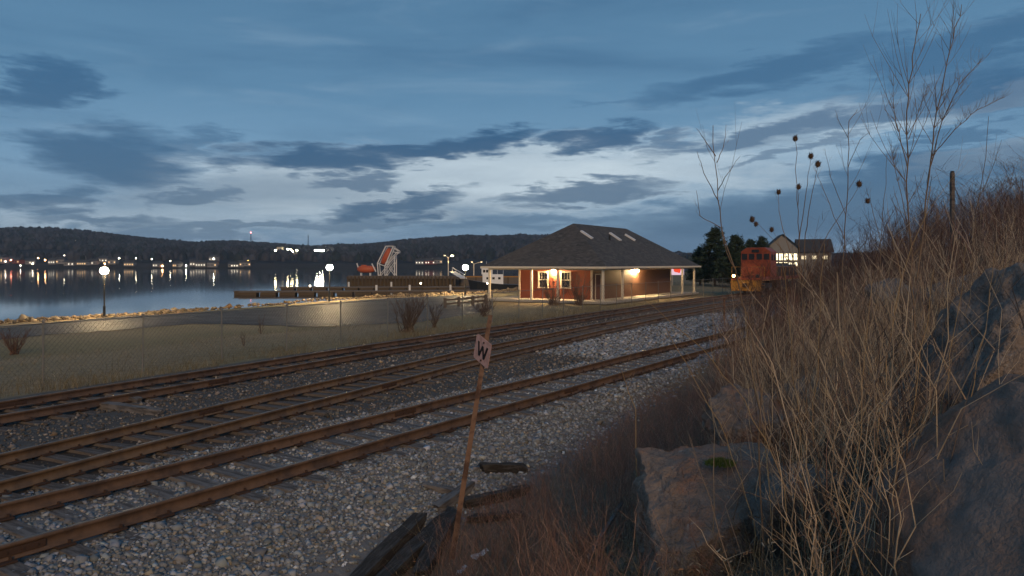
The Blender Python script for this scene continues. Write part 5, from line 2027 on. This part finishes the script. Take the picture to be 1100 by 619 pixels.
def launch_frame():
    k = YB / F

    def q(px, py, dy=0.0):
        v = at(px, py, YB)
        return Vector((v.x, v.y + dy, v.z))
    o = wharf_point(412, YB)
    root = tag(empty('launch_frame', tuple(o)), 'white steel free fall launching frame holding an orange lifeboat', 'launch frame')

    def member(nm, a, b, w=0.22):
        MB().beam(a - o, b - o, w, w).build(nm, M_WSTEEL, root)
    # two inclined rails, the boat hangs between; supports below
    for dy in (0.0, 3.0):
        member('slide_rail', q(405.5, 283, dy), q(414.5, 264.5, dy), 0.24)
        member('slide_rail', q(413.5, 286, dy), q(422.5, 264.5, dy), 0.24)
        member('leg', q(405.5, 283, dy), q(406.5, 297.3, dy))
        member('leg', q(413.5, 286, dy), q(413.5, 297.3, dy))
        member('leg', q(423.8, 275, dy), q(423.8, 297.3, dy))
        member('brace', q(406.5, 297, dy), q(424, 276, dy), 0.15)
        member('brace', q(413.5, 297, dy), q(424, 281, dy), 0.15)
        member('brace', q(414, 282, dy), q(424, 296.5, dy), 0.15)
        member('brace', q(422, 266, dy), q(428, 270, dy), 0.15)
        member('brace', q(414, 284, dy), q(427, 270.5, dy), 0.17)
    for (a, b) in (((405.5, 283), (413.5, 286)), ((414.5, 264.5), (422.5, 264.5)), ((421.5, 270.5), (429, 272))):
        member('crossbar', q(*a), q(*b), 0.18)
    for (px, py) in ((405.5, 283), (414.5, 264.5), (422.5, 264.5), (424, 276), (413.5, 286), (428, 271)):
        member('crossbar', q(px, py, 0), q(px, py, 3.0), 0.15)
    return q


_q = launch_frame()
a, b = _q(409.5, 284.5, 1.5), _q(418.5, 266, 1.5)
c = (a + b) / 2
lb2 = tag(empty('lifeboat', tuple(c)), 'orange lifeboat hanging steeply in the white launch frame', 'lifeboat', 'orange lifeboats')
h_ = lifeboat(lb2)
h_.rotation_euler = (0, -math.atan2(b.z - a.z, b.x - a.x), 0)
h_.scale = ((b - a).length / 7.6, 0.75, 0.75)
MB().tube([Vector(a - c) - Vector((.25, 0, .5)), Vector(a - c) + Vector((.1, 0, .2))], [0.35, 0.5], 10).build('propeller_guard', M_DARK, lb2)

# double arm lamp on the wharf
def twin_lamp(label, px, pyb, pyt, Y, mm, offs):
    b = wharf_point(px, Y)
    hh = CAMZ + (HY - pyt) / F * Y - b.z
    root = tag(empty('twin_lamp', tuple(b)), label, 'lamp', 'small lights about the harbour')
    MB().tube([(0, 0, 0), (0, 0, hh - .5)], 0.12, 8).build('pole', M_WHITE, root)
    for i, (dx, m_) in enumerate(offs):
        MB().tube([(0, 0, hh - .6), (dx * .6, 0, hh - .15), (dx, 0, hh)], 0.07, 6).build('arm', M_WHITE, root)
        MB().box((dx, 0, hh + .08), (0.55, 0.4, 0.16)).build('lamp_head', M_WHITE, root)
        MB().box((dx, 0, hh - 0.05), (0.4, 0.3, 0.1)).build('lens', m_, root)


G_WHARF = glow('wharf_lamp', (1.0, 0.72, 0.3), 900)
twin_lamp('tall twin armed yellow lamp on the wharf', 481.5, 293, 274.5, 190, G_WHARF, ((-0.9, glow('weak_lens', (1, .75, .4), 4)), (1.1, G_WHARF)))
twin_lamp('lamp post on the wharf behind the lamp left of the station', 509, 296, 281.5, 196, glow('weak_lens', (1, .75, .4), 4), ((-0.5, glow('weak_lens', (1, .75, .4), 4)), (2.0, glow('weak_lens', (1, .75, .4), 4))))
# gangway
ga, gb = at(486, 292, 184), at(498, 299, 176)
gw = tag(empty('gangway', tuple(ga)), 'pale sloping gangway coming down from the wharf', 'gangway')
d = gb - ga
MB().beam((0, 0, 0), d, 1.6, 0.18).build('walkway', M_WSTEEL, gw)
for s in (-0.75, 0.75):
    MB().beam(Vector((0, s, 1.0)), d + Vector((0, s, 1.0)), 0.08, 0.1).build('handrail', M_WSTEEL, gw)
    for i in range(4):
        p_ = d * (i / 3) + Vector((0, s, 0))
        MB().beam(p_, p_ + Vector((0, 0, 1.0)), 0.06, 0.06).build('stanchion', M_WSTEEL, gw)
# quay right of it
qa = on_water(490, 306)
qy = tag(empty('quay', (qa[0], 186, WATER)), 'lit concrete quay behind the white boat', 'quay')
MB().box((16, 4, 0.8), (34, 8, 2.6)).build('quay_wall', M_DOCK, qy)
MB().box((16, 0.1, 2.22), (34, 0.5, 0.3)).build('kerb', M_YEL, qy)
for i in range(8):
    MB().box((1.5 + i * 4, -0.15, 0.8), (0.35, 0.3, 2.6)).build('fender', M_PILE, qy)


def fishing_boat():
    x, Y = on_water(532, 312)
    k = Y / F
    root = tag(empty('fishing_boat', (x, Y, WATER), R(3)), 'white fishing boat with a high wheelhouse seen through the veranda', 'boat')
    n, vs, fs = 9, [], []
    for i in range(n):
        u = i / (n - 1)
        xx = -5.0 + 10 * u
        w = 1.9 * min(1, 0.55 + 2.2 * u) * (1 if u > .12 else .8)
        sh = 1.2 + 0.9 * (1 - u) ** 2
        vs += [(xx, -w, sh), (xx, -w * .75, 0), (xx, 0, -.5), (xx, w * .75, 0), (xx, w, sh)]
    vs[0:5] = [(-5.6, -0.05, 2.2), (-5.1, -0.05, 0), (-5.0, 0, -.5), (-5.1, .05, 0), (-5.6, .05, 2.2)]
    for i in range(n - 1):
        for j in range(4):
            fs.append((i * 5 + j, i * 5 + j + 1, (i + 1) * 5 + j + 1, (i + 1) * 5 + j))
        fs.append((i * 5, (i + 1) * 5, (i + 1) * 5 + 4, i * 5 + 4))
    fs.append(tuple(range((n - 1) * 5, n * 5)))
    MB().add(vs, fs).build('hull', M_DARK, root)
    cb = MB().prism([(-1.3, 1.2), (1.3, 1.2), (1.2, 3.3), (-1.2, 3.3)], -2.6, 1.6).build('cabin', M_WBOAT, root)
    wh = MB().prism([(-1.2, 3.3), (1.2, 3.3), (1.1, 4.5), (-1.1, 4.5)], -2.8, -0.6).build('wheelhouse', M_WBOAT, root)
    MB().box((-1.7, 0, 4.56), (2.7, 2.5, 0.12)).build('wheelhouse_roof', M_WBOAT, root)
    for xx in (-2.3, -1.7, -1.1):
        MB().box((xx, -1.16, 3.95), (0.45, 0.06, 0.55)).build('window', M_GLASS, wh)
    for xx in (-1.6, -0.4, 0.8):
        MB().box((xx, -1.27, 2.5), (0.5, 0.06, 0.45)).build('window', M_GLASS, cb)
    for xx in (0.4, 1.6):
        MB().tube([(xx, -1, 3.3), (xx, -1, 4.6)], 0.04, 6).build('rail_post', M_WSTEEL, root)
    MB().tube([(-.6, -1, 4.5), (0.4, -1, 4.6), (1.6, -1, 4.6)], 0.04, 6).build('canopy_rail', M_WSTEEL, root)
    MB().tube([(-1.8, 0, 4.6), (-1.8, 0, 6.0)], 0.04, 6).build('mast', M_WSTEEL, root)


fishing_boat()

# ------------------------------------------------------------------ far shore: houses and lights
ORD = ['first', 'second', 'third', 'fourth', 'fifth', 'sixth', 'seventh', 'eighth', 'ninth', 'tenth', 'eleventh', 'twelfth', 'thirteenth', 'fourteenth', 'fifteenth',
       'sixteenth', 'seventeenth', 'eighteenth', 'nineteenth', 'twentieth', 'twenty first', 'twenty second', 'twenty third', 'twenty fourth', 'twenty fifth', 'twenty sixth', 'twenty seventh', 'twenty eighth']


def far_house(px, py, w, h, wall, lit, label, seed):
    p = hill_at(px, py)
    rnd = random.Random(seed)
    root = tag(empty('far_house', (p[0], p[1], p[2] - .3), R(rnd.uniform(-25, 25))), label, 'house', 'houses on the far shore')
    MB().box((0, 0, h / 2), (w, 7, h)).build('wall', wall, root)
    MB().prism([(-3.9, h), (3.9, h), (0, h + 2.6)], -w / 2 - .4, w / 2 + .4).build('roof', M_HROOF, root)
    nw = max(2, int(w / 2.6))
    for i in range(nw):
        MB().box(((i + .5) * w / nw - w / 2, -3.53, h * .5), (1.0, 0.1, 1.3)).build('window', lit if rnd.random() < .75 else M_GLASS, root)


G_L1 = glow('far_window_warm', (1.0, 0.62, 0.28), 1.6)
G_L2 = glow('far_window_white', (1.0, 0.9, 0.7), 1.6)
hs = [(9, 282, 14, 5, M_HWALL, G_L1), (20, 283, 10, 4, M_HRED, G_L1), (33, 284, 9, 4, M_HWALL, G_L2), (43, 277, 9, 6, M_HWALL, G_L1), (58, 284, 9, 5, M_HWALL, G_L2), (66, 283.5, 9, 5, M_HWALL, G_L1),
      (75, 285.5, 10, 4, M_HWALL, G_L2), (90, 285, 18, 3.5, M_HWALL, G_L1), (88, 279, 10, 5, M_HWALL, G_L1), (101, 284.5, 9, 4, M_HWALL, G_L2), (112, 282, 10, 5, M_HWALL, G_L2), (122, 284, 9, 5, M_HWALL, G_L1),
      (140, 286, 11, 4, M_HWALL, G_L1), (170, 287, 9, 4, M_HWALL, G_L2), (191, 287, 8, 4, M_HWALL, G_L1), (208, 286, 8, 5, M_HWALL, G_L2), (217, 287, 12, 5, M_HWALL, G_L2), (229, 287, 10, 5, M_HWALL, G_L1),
      (230, 281, 10, 6, M_HWALL, G_L2), (254, 287, 16, 3.5, M_HWALL, G_L2), (263, 286, 12, 4, M_HWALL, G_L1), (452, 284, 10, 4, M_HWALL, G_L2), (462, 284, 14, 4, M_HRED, G_L2), (470, 283, 9, 4, M_HWALL, G_L1)]
hs.sort(key=lambda q: q[0])
for i, q in enumerate(hs):
    far_house(*q, '%s small house from the left along the far shore' % ORD[i], i)

# church with a steeple at the far left
p = hill_at(3, 283)
ch = tag(empty('church', (p[0], p[1], p[2] - .3)), 'white church with a steeple on the far shore at the left edge', 'church')
MB().box((0, 0, 3.5), (7, 12, 7)).build('nave', M_HWALL, ch)
MB().prism([(-6.2, 7), (6.2, 7), (0, 10)], -3.8, 3.8).build('roof', M_HROOF, ch)
MB().box((0, -7.2, 5), (3.2, 3, 10)).build('tower', M_HWALL, ch)
MB().tube([(0, -7.2, 10), (0, -7.2, 15.5)], [1.9, 0.1], 6).build('spire', M_HROOF, ch)
for s in (-1, 1):
    MB().box((s * 2.4, -6.06, 3.4), (0.9, 0.1, 2.4)).build('window', G_L1, ch)

# lamps and lit windows on the far shore (px, py, brightness, colour, size)
fl_ = [(6, 281, 'w'), (12, 279.5, 'r'), (22, 285.5, 'w'), (35, 283.5, 'w'), (41, 277.5, 'o'), (44, 272.5, 'w'), (48.5, 279.5, 'o'), (66, 280.5, 'w'), (69, 274.5, 'w'), (92.5, 275.5, 'r'), (94, 282, 'w'), (111, 277, 'w'), (112.5, 283.5, 'o'), (122, 281, 'o'),
       (128, 277.5, 'W'), (76.5, 258.5, 'w'), (80.5, 258.5, 'W'), (113, 265, 'w'), (128, 268, 'w'), (146, 277.5, 'w'), (163, 278.5, 'w'), (183, 280.5, 'w'), (174.5, 286, 'o'), (200, 285.5, 'W'), (207, 279.5, 'w'), (213.5, 286.3, 'W'), (217, 285.5, 'W'), (221, 286.5, 'W'), (227, 286.5, 'o'),
       (229.5, 278, 'W'), (231, 286.8, 'o'), (251.5, 286.5, 'W'), (255, 286.5, 'W'), (258, 286.3, 'W'), (261, 285.3, 'W'), (266, 280.5, 'O'), (453, 283, 'w'), (457.5, 278.5, 'R'), (461, 281.5, 'w'), (464.5, 280.5, 'w')]
fl_.sort(key=lambda q: q[0])
GL = {'w': (glow('far_w', (1, .85, .6), 32), .45), 'W': (glow('far_W', (1, .9, .68), 90), .5), 'o': (glow('far_o', (1, .5, .2), 60), .55), 'O': (G_ORANGE, 1.0), 'r': (glow('far_r', (1, .22, .14), 30), .55), 'R': (glow('far_R', (1, .12, .12), 60), .7)}
NM = {'w': 'small white', 'W': 'bright white', 'o': 'orange', 'O': 'strong orange', 'r': 'faint red', 'R': 'bright red'}
cnt = {}
for (px, py, k) in fl_:
    Yl = hill_at(px, min(py + 3.2, 287.2))
    top = CAMZ + (HY - py) / F * Yl[1]
    cnt[k] = cnt.get(k, 0) + 1
    one = sum(1 for q in fl_ if q[2] == k) == 1
    lab = ('%s light on the far shore across the water' % NM[k]) if one else ('%s of the %s lights on the far shore, counted from the left' % (ORD[cnt[k] - 1], NM[k]))
    m_, r_ = GL[k]
    small_lamp('shore_light', lab, Yl, max(1.2, top - Yl[2]), r_, m_, 'light', 'lights on the far shore', pr=0.12)

# floodlit works on the hill
def hill_works():
    p = hill_at(301, 274)
    root = tag(empty('hilltop_works', (p[0], p[1], p[2] - 1)), 'floodlit pale block building on the far hill', 'building')
    k = p[1] / F
    zt = CAMZ + (HY - 265.5) * k - p[2] + 1
    MB().box((0, 0, zt / 2), (5.5 * k, 10, zt)).build('tower_block', mat('lit_block', (0.5, 0.46, 0.38), .8), root)
    MB().box((13 * k, 0, 2.2), (22 * k, 9, 4.4)).build('long_shed', M_HWALL, root)
    for i, (dx, z) in enumerate(((-4, 0.45), (5, .35), (9, .55), (12, .5), (14, .35), (19, .45), (24, .3))):
        MB().box((dx * k, -5.2, zt * z * 1.35), (1.9 * k, 0.4, 1.1 * k)).build('floodlight', glow('works_flood', (1.0, 0.86, 0.5), 55), root)


hill_works()
p = hill_at(343, 275)
fs_ = tag(empty('sports_lights', (p[0], p[1], p[2])), 'row of very bright floodlights on the far hill above the middle lamp', 'floodlights')
k = p[1] / F
zt = CAMZ + (HY - 269.3) * k - p[2]
for dx in (-4.2, -1.6, 1.2, 3.8):
    MB().tube([(dx * k, 0, -1), (dx * k, 0, zt)], 0.25, 6).build('mast', M_POLE, fs_)
    MB().box((dx * k, -.4, zt), (2.1 * k, 0.5, 1.6 * k)).build('floodlight', glow('sports_flood', (1.0, 0.9, 0.66), 170), fs_)

# masts on the skyline
def mast(label, px, pyt, lit):
    Y = 1690.0
    x = (px - CX) / F * Y
    z0 = float(hz(x, Y))
    hh = CAMZ + (HY - pyt) / F * Y - z0
    root = tag(empty('radio_mast', (x, Y, z0)), label, 'mast', 'masts on the skyline')
    for a in range(3):
        th = a * 2.094
        MB().tube([(1.1 * math.cos(th), 1.1 * math.sin(th), -2), (.5 * math.cos(th), .5 * math.sin(th), hh)], 0.35, 5).build('leg', M_DARK, root)
    lat = MB()
    n = 12
    for i in range(n):
        for a in range(3):
            t1, t2 = a * 2.094, (a + 1) * 2.094
            r1, r2 = 1.1 - .6 * i / n, 1.1 - .6 * (i + 1) / n
            lat.tube([(r1 * math.cos(t1), r1 * math.sin(t1), hh * i / n), (r2 * math.cos(t2), r2 * math.sin(t2), hh * (i + 1) / n)], 0.2, 4)
    tag(lat.build('lattice', M_DARK, root), kind='stuff')
    MB().ball((0, 0, hh + 1.2), 1.5 if lit else .8, seg=8, rings=6).build('beacon', glow('beacon', (1, .25, .25), 6) if lit else M_DARK, root)


mast('radio mast with a red beacon on the far ridge', 269.5, 250.5, True)
mast('dark unlit radio mast on the ridge above the floodlights', 331, 253, False)

# ------------------------------------------------------------------ evening haze over the water and hills
hm = bpy.data.materials.new('haze')
hm.use_nodes = True
hm.node_tree.nodes.clear()
ho = hm.node_tree.nodes.new('ShaderNodeOutputMaterial')
hv = hm.node_tree.nodes.new('ShaderNodeVolumePrincipled')
hv.inputs['Color'].default_value = (0.6, 0.78, 1.0, 1)
hv.inputs['Density'].default_value = 0.00013
hv.inputs['Anisotropy'].default_value = 0.0
hm.node_tree.links.new(hv.outputs[0], ho.inputs['Volume'])
hb = MB().box((0, 500, 55), (9000, 7000, 125)).build('haze', hm)
tag(hb, kind='stuff')
